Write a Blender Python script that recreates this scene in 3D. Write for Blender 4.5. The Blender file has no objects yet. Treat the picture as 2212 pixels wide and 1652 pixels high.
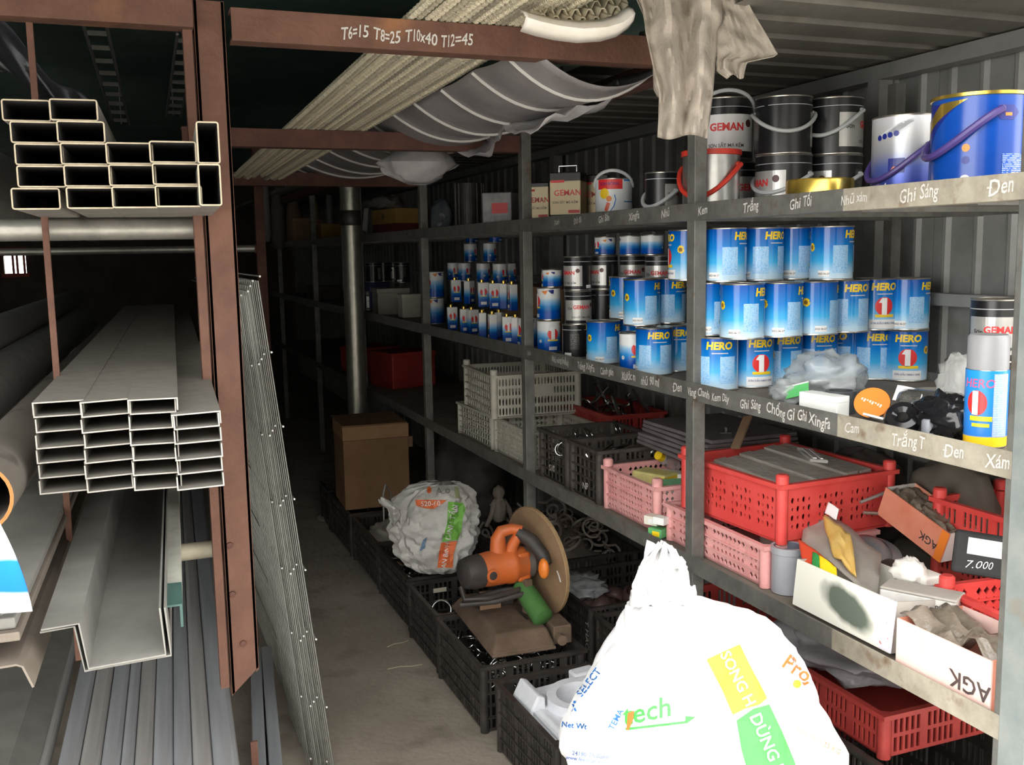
import bpy, bmesh, math, random
from mathutils import Vector, Matrix, noise as mnoise
from mathutils.bvhtree import BVHTree
random.seed(7)
R = math.radians
sc = bpy.context.scene
COL = sc.collection
# ------------------------------------------------------------------ camera
W, H, F = 2212, 1652, 2150.0
CP = Vector((0, 0, 1.4))
_p, _y, _r = R(7.55), R(21.39), R(-1.0)
FWD = Vector((math.sin(_y)*math.cos(_p), math.cos(_y)*math.cos(_p), -math.sin(_p)))
_rr = Vector((math.cos(_y), -math.sin(_y), 0)); _uu = _rr.cross(FWD)
RT = _rr*math.cos(_r) + _uu*math.sin(_r); UP = -_rr*math.sin(_r) + _uu*math.cos(_r)
cam = bpy.data.cameras.new('camera'); cam.sensor_width = 36; cam.lens = F/W*36
cam.clip_start = 0.05; cam.clip_end = 200
camo = bpy.data.objects.new('camera', cam); COL.objects.link(camo)
camo.matrix_world = Matrix(((RT.x, UP.x, -FWD.x, CP.x), (RT.y, UP.y, -FWD.y, CP.y), (RT.z, UP.z, -FWD.z, CP.z), (0, 0, 0, 1)))
sc.camera = camo
# ------------------------------------------------------------------ overcast sky, exposure
wd = bpy.data.worlds.new('world'); sc.world = wd; wd.use_nodes = True
bg = wd.node_tree.nodes['Background']; bg.inputs[0].default_value = (1.0, 0.985, 0.955, 1); bg.inputs[1].default_value = 1.0
vs = sc.view_settings
vs.view_transform = 'Standard'; vs.look = 'None'; vs.gamma = 1; vs.use_curve_mapping = False; vs.exposure = 2.85

# ------------------------------------------------------------------ helpers
def ray(x, y): return FWD + RT*((x-W/2)/F) - UP*((y-H/2)/F)
def atz(x, y, z): d = ray(x, y); return CP + d*((z-CP.z)/d.z)
def atX(x, y, X): d = ray(x, y); return CP + d*((X-CP.x)/d.x)
def atY(x, y, Y): d = ray(x, y); return CP + d*((Y-CP.y)/d.y)
def atD(x, y, D): return CP + ray(x, y)*D

class MB:
    def __init__(s): s.v = []; s.f = []
    def add(s, vs_, fs, M=None):
        n = len(s.v)
        s.v += [tuple(M @ Vector(v)) if M else tuple(v) for v in vs_]
        s.f += [tuple(i+n for i in f) for f in fs]
        return s
    def box(s, x0, x1, y0, y1, z0, z1, M=None):
        return s.add([(x0,y0,z0),(x1,y0,z0),(x1,y1,z0),(x0,y1,z0),(x0,y0,z1),(x1,y0,z1),(x1,y1,z1),(x0,y1,z1)],
            [(0,3,2,1),(4,5,6,7),(0,1,5,4),(1,2,6,5),(2,3,7,6),(3,0,4,7)], M)
    def lathe(s, prof, n=24, M=None, cap=True):
        vv = []; ff = []; m = len(prof)
        for k in range(n):
            a = 2*math.pi*k/n
            for (r, z) in prof: vv.append((r*math.cos(a), r*math.sin(a), z))
        for k in range(n):
            k2 = (k+1) % n
            for i in range(m-1): ff.append((k*m+i, k2*m+i, k2*m+i+1, k*m+i+1))
        if cap:
            if prof[0][0] > 1e-6: ff.append(tuple(k*m for k in reversed(range(n))))
            if prof[-1][0] > 1e-6: ff.append(tuple(k*m+m-1 for k in range(n)))
        return s.add(vv, ff, M)
    def tube(s, pts, r, n=8, closed=False, cap=True):
        pts = [Vector(p) for p in pts]; m = len(pts); vv = []; ff = []
        rr = r if isinstance(r, (list, tuple)) else [r]*m
        up = None
        for i, p in enumerate(pts):
            a = pts[(i-1) % m] if (i > 0 or closed) else p
            b = pts[(i+1) % m] if (i < m-1 or closed) else p
            t = (b-a).normalized()
            if up is None:
                up = Vector((0,0,1)) if abs(t.z) < .9 else Vector((1,0,0))
            u = up - t*up.dot(t)
            if u.length < 1e-6: u = Vector((1,0,0)) - t*t.x
            u.normalize(); w = t.cross(u); up = u
            for k in range(n):
                q = 2*math.pi*k/n
                vv.append(p + (u*math.cos(q)+w*math.sin(q))*rr[i])
        e = m if closed else m-1
        for i in range(e):
            j = (i+1) % m
            for k in range(n):
                k2 = (k+1) % n
                ff.append((i*n+k, i*n+k2, j*n+k2, j*n+k))
        if cap and not closed:
            ff.append(tuple(reversed(range(n)))); ff.append(tuple((m-1)*n+k for k in range(n)))
        return s.add(vv, ff)
    def extrude(s, poly, d, M=None):   # polygon in XZ, extruded along +Y by d
        n = len(poly)
        vv = [(p[0], 0, p[1]) for p in poly] + [(p[0], d, p[1]) for p in poly]
        ff = [tuple(range(n)), tuple(reversed(range(n, 2*n)))] + [(i, i+n, (i+1) % n+n, (i+1) % n) for i in range(n)]
        return s.add(vv, ff, M)
    def grid(s, nu, nv, fn):
        vv = [fn(i/nu, j/nv) for j in range(nv+1) for i in range(nu+1)]
        ff = [(j*(nu+1)+i, j*(nu+1)+i+1, (j+1)*(nu+1)+i+1, (j+1)*(nu+1)+i) for j in range(nv) for i in range(nu)]
        return s.add(vv, ff)
    def mesh(s, name):
        me = bpy.data.meshes.new(name); me.from_pydata(s.v, [], s.f); me.update()
        return me
    def build(s, name, mat, parent=None, smooth=False, fix=True, solid=0, sub=0, bevel=0, sharp=True):
        me = s.mesh(name)
        if fix:
            b = bmesh.new(); b.from_mesh(me); bmesh.ops.recalc_face_normals(b, faces=b.faces); b.to_mesh(me); b.free()
        return link(name, me, mat, parent, smooth, solid, sub, bevel, sharp)
def link(name, me, mat, parent=None, smooth=False, solid=0, sub=0, bevel=0, sharp=True):
    if mat and not me.materials: me.materials.append(mat)
    if smooth:
        for p in me.polygons: p.use_smooth = True
    o = bpy.data.objects.new(name, me); COL.objects.link(o)
    if parent: o.parent = parent
    if solid:
        m = o.modifiers.new('solid', 'SOLIDIFY'); m.thickness = solid; m.offset = 0
    if bevel:
        m = o.modifiers.new('bevel', 'BEVEL'); m.width = bevel; m.segments = 2; m.limit_method = 'ANGLE'
    if sub:
        m = o.modifiers.new('sub', 'SUBSURF'); m.levels = sub; m.render_levels = sub
    if smooth and sharp and not sub:
        try:
            me.set_sharp_from_angle(angle=R(40))
        except Exception: pass
    return o
def tag(o, label=None, cat=None, group=None, kind=None):
    if label: o['label'] = label
    if cat: o['category'] = cat
    if group: o['group'] = group
    if kind: o['kind'] = kind
    return o
def thing(name, label, cat, loc=(0,0,0), rz=0, group=None):
    o = bpy.data.objects.new(name, None); o.empty_display_size = .05; COL.objects.link(o)
    o.location = loc; o.rotation_euler = (0, 0, rz)
    return tag(o, label, cat, group)
def struct(o): o['kind'] = 'structure'; return o
def copy_tree(o, parent=None):
    c = o.copy(); COL.objects.link(c); c.parent = parent
    for ch in list(o.children):
        if not ch.name.startswith(('bail_handle', 'handle_ear')): copy_tree(ch, c)
    return c
def place(o, loc, rz=0, label=None, group=None, rx=0, ry=0):
    o.location = loc; o.rotation_euler = (rx, ry, rz)
    if label: o['label'] = label
    if group: o['group'] = group
    return o
ORD = ['first','second','third','fourth','fifth','sixth','seventh','eighth','ninth','tenth','eleventh','twelfth']

# ------------------------------------------------------------------ text and print
_tc = {}
def text_geo(s, size, shear=0.0, jitter=0.0, bold=.012):
    k = (s, size, shear, jitter, bold)
    if k in _tc: return _tc[k]
    cu = bpy.data.curves.new('txt', 'FONT'); cu.body = s; cu.size = size; cu.align_x = 'CENTER'; cu.align_y = 'CENTER'
    cu.resolution_u = 2; cu.shear = shear; cu.offset = size*bold
    o = bpy.data.objects.new('txt', cu); COL.objects.link(o)
    dg = bpy.context.evaluated_depsgraph_get(); me = o.evaluated_get(dg).to_mesh()
    vv = [tuple(v.co) for v in me.vertices]; ff = [tuple(p.vertices) for p in me.polygons]
    o.evaluated_get(dg).to_mesh_clear(); bpy.data.objects.remove(o); bpy.data.curves.remove(cu)
    if jitter:
        vv = [(x + jitter*size*math.sin(x/size*2.1+1), y + jitter*size*math.sin(x/size*1.3+.4), z) for x, y, z in vv]
    _tc[k] = (vv, ff); return _tc[k]
def rect_geo(x0, x1, y0, y1): return ([(x0,y0,0),(x1,y0,0),(x1,y1,0),(x0,y1,0)], [(0,1,2,3)])
def disc_geo(cx, cy, r, n=24, ry=None):
    ry = ry or r
    return ([(cx+r*math.cos(2*math.pi*k/n), cy+ry*math.sin(2*math.pi*k/n), 0) for k in range(n)], [tuple(range(n))])
def star_geo(cx, cy, r0, r1, n):
    return ([(cx+(r0 if k%2 else r1)*math.cos(math.pi*k/n), cy+(r0 if k%2 else r1)*math.sin(math.pi*k/n), 0) for k in range(2*n)], [tuple(range(2*n))])
def poly_geo(pts): return ([(x, y, 0) for x, y in pts], [tuple(range(len(pts)))])
def move_geo(g, dx, dy, rot=0, sx=1, sy=1):
    c, s = math.cos(rot), math.sin(rot)
    return ([(dx + c*x*sx - s*y*sy, dy + s*x*sx + c*y*sy, z) for x, y, z in g[0]], g[1])
def join_geo(gs):
    v = []; f = []
    for g in gs:
        n = len(v); v += list(g[0]); f += [tuple(i+n for i in q) for q in g[1]]
    return (v, f)
def cut_geo(g, step, step_y=None):
    bm = bmesh.new(); vs_ = [bm.verts.new(v) for v in g[0]]
    for f in g[1]:
        try: bm.faces.new([vs_[i] for i in f])
        except Exception: pass
    bmesh.ops.triangulate(bm, faces=bm.faces[:])
    for ax, st in ((0, step), (1, step_y)):
        if not st: continue
        c = [v.co[ax] for v in bm.verts]
        if not c: continue
        a = math.floor(min(c)/st)*st + st
        while a < max(c):
            no = (1,0,0) if ax == 0 else (0,1,0); co = (a,0,0) if ax == 0 else (0,a,0)
            bmesh.ops.bisect_plane(bm, geom=bm.verts[:]+bm.edges[:]+bm.faces[:], dist=1e-7, plane_co=co, plane_no=no)
            a += st
    bm.verts.index_update()
    out = ([tuple(v.co) for v in bm.verts], [tuple(v.index for v in f.verts) for f in bm.faces]); bm.free()
    return out
def wrap_geo(g, r, th0, z0, step=.006):   # flat x,y -> cylinder around Z; th0 = angle of x=0
    g = cut_geo(g, step)
    return ([(r*math.cos(th0+x/r), r*math.sin(th0+x/r), z0+y) for x, y, z in g[0]], g[1])
def flat_geo(g, M): return ([tuple(M @ Vector(v)) for v in g[0]], g[1])
def decal(name, g, mat, parent): return MB().add(*g).build(name, mat, parent, fix=False)
def frame(o, xax, yax):   # matrix with x,y axes
    xax = Vector(xax).normalized(); yax = Vector(yax).normalized(); z = xax.cross(yax)
    return Matrix(((xax.x,yax.x,z.x,o[0]),(xax.y,yax.y,z.y,o[1]),(xax.z,yax.z,z.z,o[2]),(0,0,0,1)))
def project_px(g, bvh, off=.002, step=12):   # print given in picture units laid on a curved surface
    g = cut_geo(g, step, step); vv = []; ok = []
    for x, y, z in g[0]:
        d = ray(x, y).normalized(); hit = bvh.ray_cast(CP, d)
        if hit[0] is None: vv.append((0,0,0)); ok.append(False)
        else:
            vv.append(tuple(hit[0] - d*off)); ok.append(True)
    return (vv, [f for f in g[1] if all(ok[i] for i in f)])

# ------------------------------------------------------------------ materials
_mats = {}
def mat(name, col, rough=.5, metal=0.0, col2=None, nscale=8.0, namt=1.0, bump=0.0, bscale=60.0, col3=None, n3scale=30.0, n3lo=.55, n3hi=.7, alpha=1.0, stretch=None, spec=.5, emit=0, transm=0, objrand=0):
    if name in _mats: return _mats[name]
    m = bpy.data.materials.new(name); m.use_nodes = True; nt = m.node_tree; N = nt.nodes; L = nt.links
    b = N['Principled BSDF']; b.inputs['Roughness'].default_value = rough; b.inputs['Metallic'].default_value = metal
    b.inputs['Base Color'].default_value = (*col, 1); b.inputs['Specular IOR Level'].default_value = spec
    b.inputs['Alpha'].default_value = alpha; b.inputs['Transmission Weight'].default_value = transm
    if emit:
        b.inputs['Emission Color'].default_value = (*col, 1); b.inputs['Emission Strength'].default_value = emit
    tc = N.new('ShaderNodeTexCoord'); vec = tc.outputs['Object']
    if stretch:
        mp = N.new('ShaderNodeMapping'); mp.inputs['Scale'].default_value = stretch; L.new(vec, mp.inputs[0]); vec = mp.outputs[0]
    src = None
    if col2:
        n = N.new('ShaderNodeTexNoise'); n.inputs['Scale'].default_value = nscale; n.inputs['Detail'].default_value = 6; n.inputs['Roughness'].default_value = .65
        L.new(vec, n.inputs['Vector'])
        r = N.new('ShaderNodeValToRGB'); r.color_ramp.elements[0].position = .5-.25/max(namt,.01)*.6; r.color_ramp.elements[1].position = .5+.25/max(namt,.01)*.6
        r.color_ramp.elements[0].color = (*col, 1); r.color_ramp.elements[1].color = (*col2, 1)
        L.new(n.outputs['Fac'], r.inputs[0]); src = r.outputs[0]
        if col3:
            n3 = N.new('ShaderNodeTexNoise'); n3.inputs['Scale'].default_value = n3scale; n3.inputs['Detail'].default_value = 5; L.new(vec, n3.inputs['Vector'])
            r3 = N.new('ShaderNodeValToRGB'); r3.color_ramp.elements[0].position = n3lo; r3.color_ramp.elements[1].position = n3hi
            L.new(n3.outputs['Fac'], r3.inputs[0])
            mx = N.new('ShaderNodeMix'); mx.data_type = 'RGBA'; L.new(r3.outputs[0], mx.inputs['Factor']); L.new(src, mx.inputs[6]); mx.inputs[7].default_value = (*col3, 1)
            src = mx.outputs[2]
        if objrand:
            oi = N.new('ShaderNodeObjectInfo'); hs = N.new('ShaderNodeHueSaturation'); mr = N.new('ShaderNodeMapRange'); mr.inputs[3].default_value = 1-objrand; mr.inputs[4].default_value = 1+objrand*.5
            L.new(oi.outputs['Random'], mr.inputs[0]); L.new(mr.outputs[0], hs.inputs['Value']); L.new(src, hs.inputs['Color']); src = hs.outputs[0]
        L.new(src, b.inputs['Base Color'])
    if bump:
        nb = N.new('ShaderNodeTexNoise'); nb.inputs['Scale'].default_value = bscale; nb.inputs['Detail'].default_value = 5; L.new(vec, nb.inputs['Vector'])
        bp = N.new('ShaderNodeBump'); bp.inputs['Strength'].default_value = bump; bp.inputs['Distance'].default_value = .01
        L.new(nb.outputs['Fac'], bp.inputs['Height']); L.new(bp.outputs[0], b.inputs['Normal'])
    _mats[name] = m; return m
def ramp_mat(name, stops, rough=.3, hgt=1.0, wob=0.0, metal=0, ax='Z'):   # printed colour bands along an axis (object units / hgt)
    if name in _mats: return _mats[name]
    m = bpy.data.materials.new(name); m.use_nodes = True; nt = m.node_tree; N = nt.nodes; L = nt.links
    b = N['Principled BSDF']; b.inputs['Roughness'].default_value = rough; b.inputs['Metallic'].default_value = metal; b.inputs['Specular IOR Level'].default_value = .4
    tc = N.new('ShaderNodeTexCoord'); sp = N.new('ShaderNodeSeparateXYZ'); L.new(tc.outputs['Object'], sp.inputs[0])
    mu = N.new('ShaderNodeMath'); mu.operation = 'DIVIDE'; mu.inputs[1].default_value = hgt; L.new(sp.outputs[ax], mu.inputs[0]); out = mu.outputs[0]
    if wob:
        n = N.new('ShaderNodeTexNoise'); n.inputs['Scale'].default_value = 14; n.inputs['Detail'].default_value = 1; L.new(tc.outputs['Object'], n.inputs['Vector'])
        ma = N.new('ShaderNodeMath'); ma.operation = 'MULTIPLY_ADD'; ma.inputs[1].default_value = wob; L.new(n.outputs['Fac'], ma.inputs[0]); L.new(out, ma.inputs[2]); out = ma.outputs[0]
    r = N.new('ShaderNodeValToRGB'); e = r.color_ramp.elements
    while len(e) < len(stops): e.new(.5)
    for i, (p, c) in enumerate(stops): e[i].position = p; e[i].color = (*c, 1)
    L.new(out, r.inputs[0]); L.new(r.outputs[0], b.inputs['Base Color'])
    _mats[name] = m; return m
def lines_mat(name, base, ink, scale=260, rough=.3):   # block of fine printed text lines
    if name in _mats: return _mats[name]
    m = bpy.data.materials.new(name); m.use_nodes = True; nt = m.node_tree; N = nt.nodes; L = nt.links
    b = N['Principled BSDF']; b.inputs['Roughness'].default_value = rough
    tc = N.new('ShaderNodeTexCoord'); sp = N.new('ShaderNodeSeparateXYZ'); L.new(tc.outputs['Object'], sp.inputs[0])
    mu = N.new('ShaderNodeMath'); mu.operation = 'MULTIPLY'; mu.inputs[1].default_value = scale; L.new(sp.outputs['Z'], mu.inputs[0])
    fr = N.new('ShaderNodeMath'); fr.operation = 'FRACT'; L.new(mu.outputs[0], fr.inputs[0])
    gt = N.new('ShaderNodeMath'); gt.operation = 'GREATER_THAN'; gt.inputs[1].default_value = .55; L.new(fr.outputs[0], gt.inputs[0])
    n = N.new('ShaderNodeTexNoise'); n.inputs['Scale'].default_value = 220; L.new(tc.outputs['Object'], n.inputs['Vector'])
    g2 = N.new('ShaderNodeMath'); g2.operation = 'GREATER_THAN'; g2.inputs[1].default_value = .45; L.new(n.outputs['Fac'], g2.inputs[0])
    ml = N.new('ShaderNodeMath'); ml.operation = 'MULTIPLY'; L.new(gt.outputs[0], ml.inputs[0]); L.new(g2.outputs[0], ml.inputs[1])
    mx = N.new('ShaderNodeMix'); mx.data_type = 'RGBA'; mx.inputs[6].default_value = (*base, 1); mx.inputs[7].default_value = (*ink, 1); L.new(ml.outputs[0], mx.inputs['Factor'])
    L.new(mx.outputs[2], b.inputs['Base Color']); _mats[name] = m; return m

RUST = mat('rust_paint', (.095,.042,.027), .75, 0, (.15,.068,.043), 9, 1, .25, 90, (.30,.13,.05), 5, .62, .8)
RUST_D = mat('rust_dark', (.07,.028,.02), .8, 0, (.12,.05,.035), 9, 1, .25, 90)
GALV = mat('galvanised', (.33,.32,.29), .45, .7, (.46,.44,.40), 14, 1, .08, 60, (.25,.22,.18), 6, .6, .8)
GALV_D = mat('galvanised_dull', (.30,.30,.29), .55, .6, (.40,.39,.36), 18, 1, .08, 60)
GALV_B = mat('galvanised_blue', (.29,.31,.335), .45, .25, (.42,.435,.46), 6, 1, .05, 60, (.24,.22,.2), 4, .58, .8, stretch=(3,.15,3))
TUBE_EDGE = mat('tube_steel', (.34,.28,.19), .6, .2, (.46,.40,.29), 40, 1)
STEEL_D = mat('dusty_steel', (.165,.155,.135), .7, .15, (.215,.20,.175), 20, 1, .05, 80)
RACK = mat('rack_steel', (.115,.115,.105), .55, .3, (.185,.182,.165), 16, 1, .15, 70, (.12,.09,.06), 22, .6, .75)
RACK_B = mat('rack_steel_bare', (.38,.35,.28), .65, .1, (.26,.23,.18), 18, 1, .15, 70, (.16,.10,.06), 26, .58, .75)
SHEET = mat('corrugated_steel', (.23,.235,.225), .6, .25, (.32,.322,.31), 5, 1, .05, 40, (.18,.16,.13), 8, .6, .8)
CONC = mat('concrete', (.27,.23,.185), .9, 0, (.37,.325,.265), 2.2, 1, .35, 45, (.19,.16,.125), 7, .55, .75)
CONC_OUT = mat('concrete_outside', (.48,.46,.42), .9, 0, (.56,.54,.50), 2, 1)
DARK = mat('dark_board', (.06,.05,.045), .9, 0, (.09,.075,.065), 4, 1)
TARP = mat('dark_green_tarp', (.06,.115,.10), .7, 0, (.11,.17,.145), 3, 1, .4, 6)
CHALK = mat('chalk', (.62,.60,.56), .95, 0, (.45,.43,.40), 200, 1)
BLACKP = mat('black_plastic', (.020,.018,.017), .42, 0, (.05,.044,.039), 20, 1, .1, 60)
BLACKP_D = mat('dusty_black_plastic', (.038,.031,.028), .65, 0, (.075,.062,.053), 25, 1, .1, 60)
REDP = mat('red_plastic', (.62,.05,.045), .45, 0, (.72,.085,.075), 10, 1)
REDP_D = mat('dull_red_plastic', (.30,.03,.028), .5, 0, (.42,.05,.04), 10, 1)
PINKP = mat('faded_pink_plastic', (.70,.30,.29), .6, 0, (.80,.42,.40), 12, 1, 0, 60, (.45,.22,.2), 30, .62, .8)
WHITEP = mat('dusty_white_plastic', (.46,.44,.36), .6, 0, (.56,.54,.46), 15, 1, 0, 60, (.35,.32,.26), 14, .6, .8)
WHITE = mat('white_print', (.85,.85,.85), .4)
CARD = mat('cardboard', (.16,.088,.040), .85, 0, (.21,.12,.058), 6, 1)
CARD_D = mat('brown_cardboard_dull', (.24,.15,.09), .9, 0, (.30,.20,.12), 6, 1)
TIN = mat('tin', (.55,.53,.48), .28, .95, (.66,.64,.6), 25, 1)
GOLD = mat('gold_tin', (.70,.50,.10), .25, .9)
CHROME = mat('chrome', (.6,.6,.58), .18, 1)
CLEARP = mat('clear_plastic', (.75,.76,.74), .22, 0, alpha=.32, spec=.7)
DUSTYP = mat('dusty_plastic_wrap', (.42,.38,.33), .55, 0, (.52,.48,.42), 14, 1, .5, 25, alpha=.75)
IRON = mat('dusty_iron', (.27,.225,.19), .8, .1, (.38,.325,.275), 20, 1, .2, 60)
# ================================================================== the place
WX = 1.95
def f_(u, v): 
    x = -6+12*u; y = -7+19*v
    return (x, y, 0.0)
struct(MB().box(-4.2, 4.2, .9, 12.2, -.12, 0).build('floor', CONC))
struct(MB().box(-9, 9, -9, .9, -.12, -.004).build('floor_outside', CONC_OUT))
# unseen wall added behind the camera to block low sky light
struct(MB().box(-9, 9, -7.2, -7.0, 0, 4.0).build('wall_added_sky_block', mat('plaster', (.30,.29,.27), .9, 0, (.36,.35,.32), 2, 1)))
# right wall of corrugated sheets, each sheet its own piece
wr = bpy.data.objects.new('wall_right', None); COL.objects.link(wr); struct(wr)
def corr(width, length, pitch=.105, depth=.018):
    m = MB(); xs = []
    n = int(round(width/pitch))
    p = width/n
    for k in range(n):
        a = k*p; xs += [(a, 0), (a+p*.42, 0), (a+p*.52, depth), (a+p*.62, depth), (a+p*.72, 0)]
    xs.append((width, 0))
    vv = [(x, 0, d) for x, d in xs] + [(x, length, d) for x, d in xs]; q = len(xs)
    m.add(vv, [(i, i+1, i+1+q, i+q) for i in range(q-1)])
    return m
wm = corr(1.0, 1.9, .105, -.009).mesh('wall_sheet')
for k in range(11):
    o = link('wall_sheet', wm, SHEET, wr); o.location = (WX+.02-.001*(k % 2), 1.02+k*1.0, -.02)
    o.rotation_euler = Matrix(((0,0,1),(1,0,0),(0,1,0))).to_euler()
# low ceiling of corrugated sheets over the rack
ce = bpy.data.objects.new('ceiling', None); COL.objects.link(ce); struct(ce)
cm = corr(.9, .85, .15, .022).mesh('ceiling_sheet')
for k in range(12):
    o = link('ceiling_sheet', cm, mat('roof_sheet', (.15,.14,.122), .65, .2, (.22,.205,.18), 5, 1, .05, 40, (.12,.10,.075), 8, .6, .8), ce); o.location = (WX+.06, 1.12+k*.9, 1.872+.002*(k % 2))
    o.rotation_euler = Matrix(((0,-1,0),(1,0,0),(0,0,1))).to_euler()
# shed shell
struct(MB().box(-4.2, 4.2, 1.15, 12.2, 2.28, 2.34).build('ceiling_shed_roof', TARP))
struct(MB().box(-4.2, 4.2, 1.08, 1.15, 1.93, 2.34).build('trim_added_shade_board', DARK))  # added board out of view, hung low to shade the beams and interior
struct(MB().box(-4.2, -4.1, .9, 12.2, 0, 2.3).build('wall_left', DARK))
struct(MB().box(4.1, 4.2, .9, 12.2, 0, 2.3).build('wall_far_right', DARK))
# back wall pieced around a small barred opening
wb = bpy.data.objects.new('wall_back', None); COL.objects.link(wb); struct(wb)
a = atY(6, 543, 12.1); b_ = atY(58, 590, 12.1)
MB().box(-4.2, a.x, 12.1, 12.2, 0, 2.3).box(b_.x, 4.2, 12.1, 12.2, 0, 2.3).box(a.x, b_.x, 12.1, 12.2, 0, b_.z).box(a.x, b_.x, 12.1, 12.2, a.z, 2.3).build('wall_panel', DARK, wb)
w1 = struct(MB().box(a.x-.03, b_.x+.03, 12.06, 12.1, a.z, a.z+.04).box(a.x-.03, b_.x+.03, 12.06, 12.1, b_.z-.04, b_.z).build('window_1', mat('red_frame', (.35,.05,.03), .6)))
for px in (28, 37, 52):
    q = atY(px, 565, 12.08); MB().box(q.x-.012, q.x+.012, 12.07, 12.095, b_.z, a.z).build('window_bar', _mats['red_frame'], w1)
# wall framing
MB().box(WX-.045, WX-.005, 1.1, 11, 1.245, 1.275).build('girt', SHEET, wr)
MB().box(WX-.045, WX-.005, 1.1, 11, .84, .87).build('girt', SHEET, wr)
MB().box(WX-.05, WX, 1.1, 11, 1.83, 1.868).build('eave_rail', SHEET, wr)
for y in (2.18, 4.3, 6.4):
    MB().box(WX-.05, WX-.005, y-.022, y+.022, 0, 1.83).build('wall_post', SHEET, wr)

# ------------------------------------------------------------------ rusty frame over the aisle
def hbeam(name, x0, x1, y, z0, z1, label, m=RUST, d=.05):
    t = thing(name, label, 'steel beam', (x0, y, z0))
    h = z1-z0; L = x1-x0
    MB().box(0, L, 0, .006, 0, h).build('web', m, t, bevel=.001)
    MB().box(0, L, .006, d, h-.006, h).build('top_flange', m, t)
    MB().box(0, L, .006, d, 0, .006).build('bottom_flange', m, t)
    return t
b1 = hbeam('steel_beam', .235, 1.30, 2.05, 1.812, 1.874, 'rusty brown channel beam with chalked prices over the aisle')
tg = move_geo(text_geo('T6=15 T8=25 T10x40 T12=45', .034, .15, .12), 0, 0, 0, .66, 1)
decal('chalk_writing', flat_geo(tg, frame((atY(880, 95, 2.05).x-.235, -.0008, .026), (1,0,-.012), (0,0,1))), CHALK, b1)
hbeam('steel_beam', -1.7, .165, 2.05, 1.832, 1.888, 'rusty channel beam across the top of the tube rack')
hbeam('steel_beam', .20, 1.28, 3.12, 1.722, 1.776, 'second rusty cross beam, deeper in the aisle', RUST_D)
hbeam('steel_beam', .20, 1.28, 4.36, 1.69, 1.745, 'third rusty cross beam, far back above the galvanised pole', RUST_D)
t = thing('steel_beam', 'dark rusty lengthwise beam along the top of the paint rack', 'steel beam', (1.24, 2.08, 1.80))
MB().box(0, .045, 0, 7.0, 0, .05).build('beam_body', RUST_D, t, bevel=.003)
# rack column: wide channel plus a narrow angle bar in front
t = thing('rack_column', 'rust-brown steel column standing between the tube rack and the aisle', 'steel column', (.168, 2.08, .5))
MB().extrude([(0,-.022),(.058,.032),(.058,1.39),(0,1.39)], .006).build('face_plate', RUST, t, bevel=.001)
MB().extrude([(0,-.022),(.006,-.016),(.006,1.39),(0,1.39)], .07).build('side_flange', RUST, t)
MB().extrude([(.052,.022),(.058,.028),(.058,1.39),(.052,1.39)], .07).build('side_flange', RUST, t)
m = MB()
for (x, z) in ((.012,.20),(.012,.305),(.028,.09)): m.lathe([(0,-.006),(.006,-.005),(.007,0),(.006,.004),(0,.005)], 10, Matrix.Translation((x, -.001, z)) @ Matrix.Rotation(R(90), 4, 'X'))
m.build('weld_blob', RUST_D, t, True)
t = thing('angle_bar', 'narrow rusty angle bar just left of the steel column', 'steel bar', (.146, 2.075, .5))
MB().box(0, .017, 0, .004, 0, 1.36).build('front_leg', RUST, t); MB().box(0, .004, .004, .025, 0, 1.36).build('side_leg', RUST, t)
o = MB().box(-.006, .006, -.004, .004, 0, 1.28).build('rusty_upright', RUST, None, bevel=.001); o.location = (-.122, 2.10, .6)
tag(o, 'thin rusty upright bar passing behind both metal stacks', 'steel bar')
# cross pipes
def xpipe(x0, x1, y, z, r, label, m=GALV):
    t = thing('cross_pipe', label, 'pipe', (x0, y, z))
    MB().lathe([(r,0),(r,x1-x0)], 18, Matrix.Rotation(R(90), 4, 'Y'), cap=True).build('pipe_body', m, t, True)
    MB().lathe([(r+.001,0),(r+.006,.004),(r+.001,.012)], 14, Matrix.Translation((x1-x0-.012,0,0)) @ Matrix.Rotation(R(90), 4, 'Y'), cap=False).build('weld', RUST, t, True)
    return t
xpipe(-1.7, .165, 2.145, 1.455, .021, 'galvanised cross pipe carrying the upper stack of rectangular tubes')
xpipe(-1.7, .165, 2.145, 1.008, .018, 'cross pipe hidden under the stack of folded channels')
xpipe(-1.7, .165, 2.135, .786, .018, 'pale cross pipe welded to the column under the folded trough', mat('pale_pipe', (.36,.33,.25), .6, .2, (.27,.24,.18), 18, 1))
xpipe(-1.7, .6, 4.7, 1.430, .016, 'thin cross pipe far behind the upper tube stack')
xpipe(-1.7, .6, 4.7, 1.000, .016, 'rear cross pipe under the folded channels, in the dark')
o = MB().box(-.02, .02, -.02, .02, 0, 1.9).build('rear_rack_post', RUST_D); o.location = (.62, 4.72, 0); tag(o, 'dark rear post of the tube rack', 'steel post')

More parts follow.
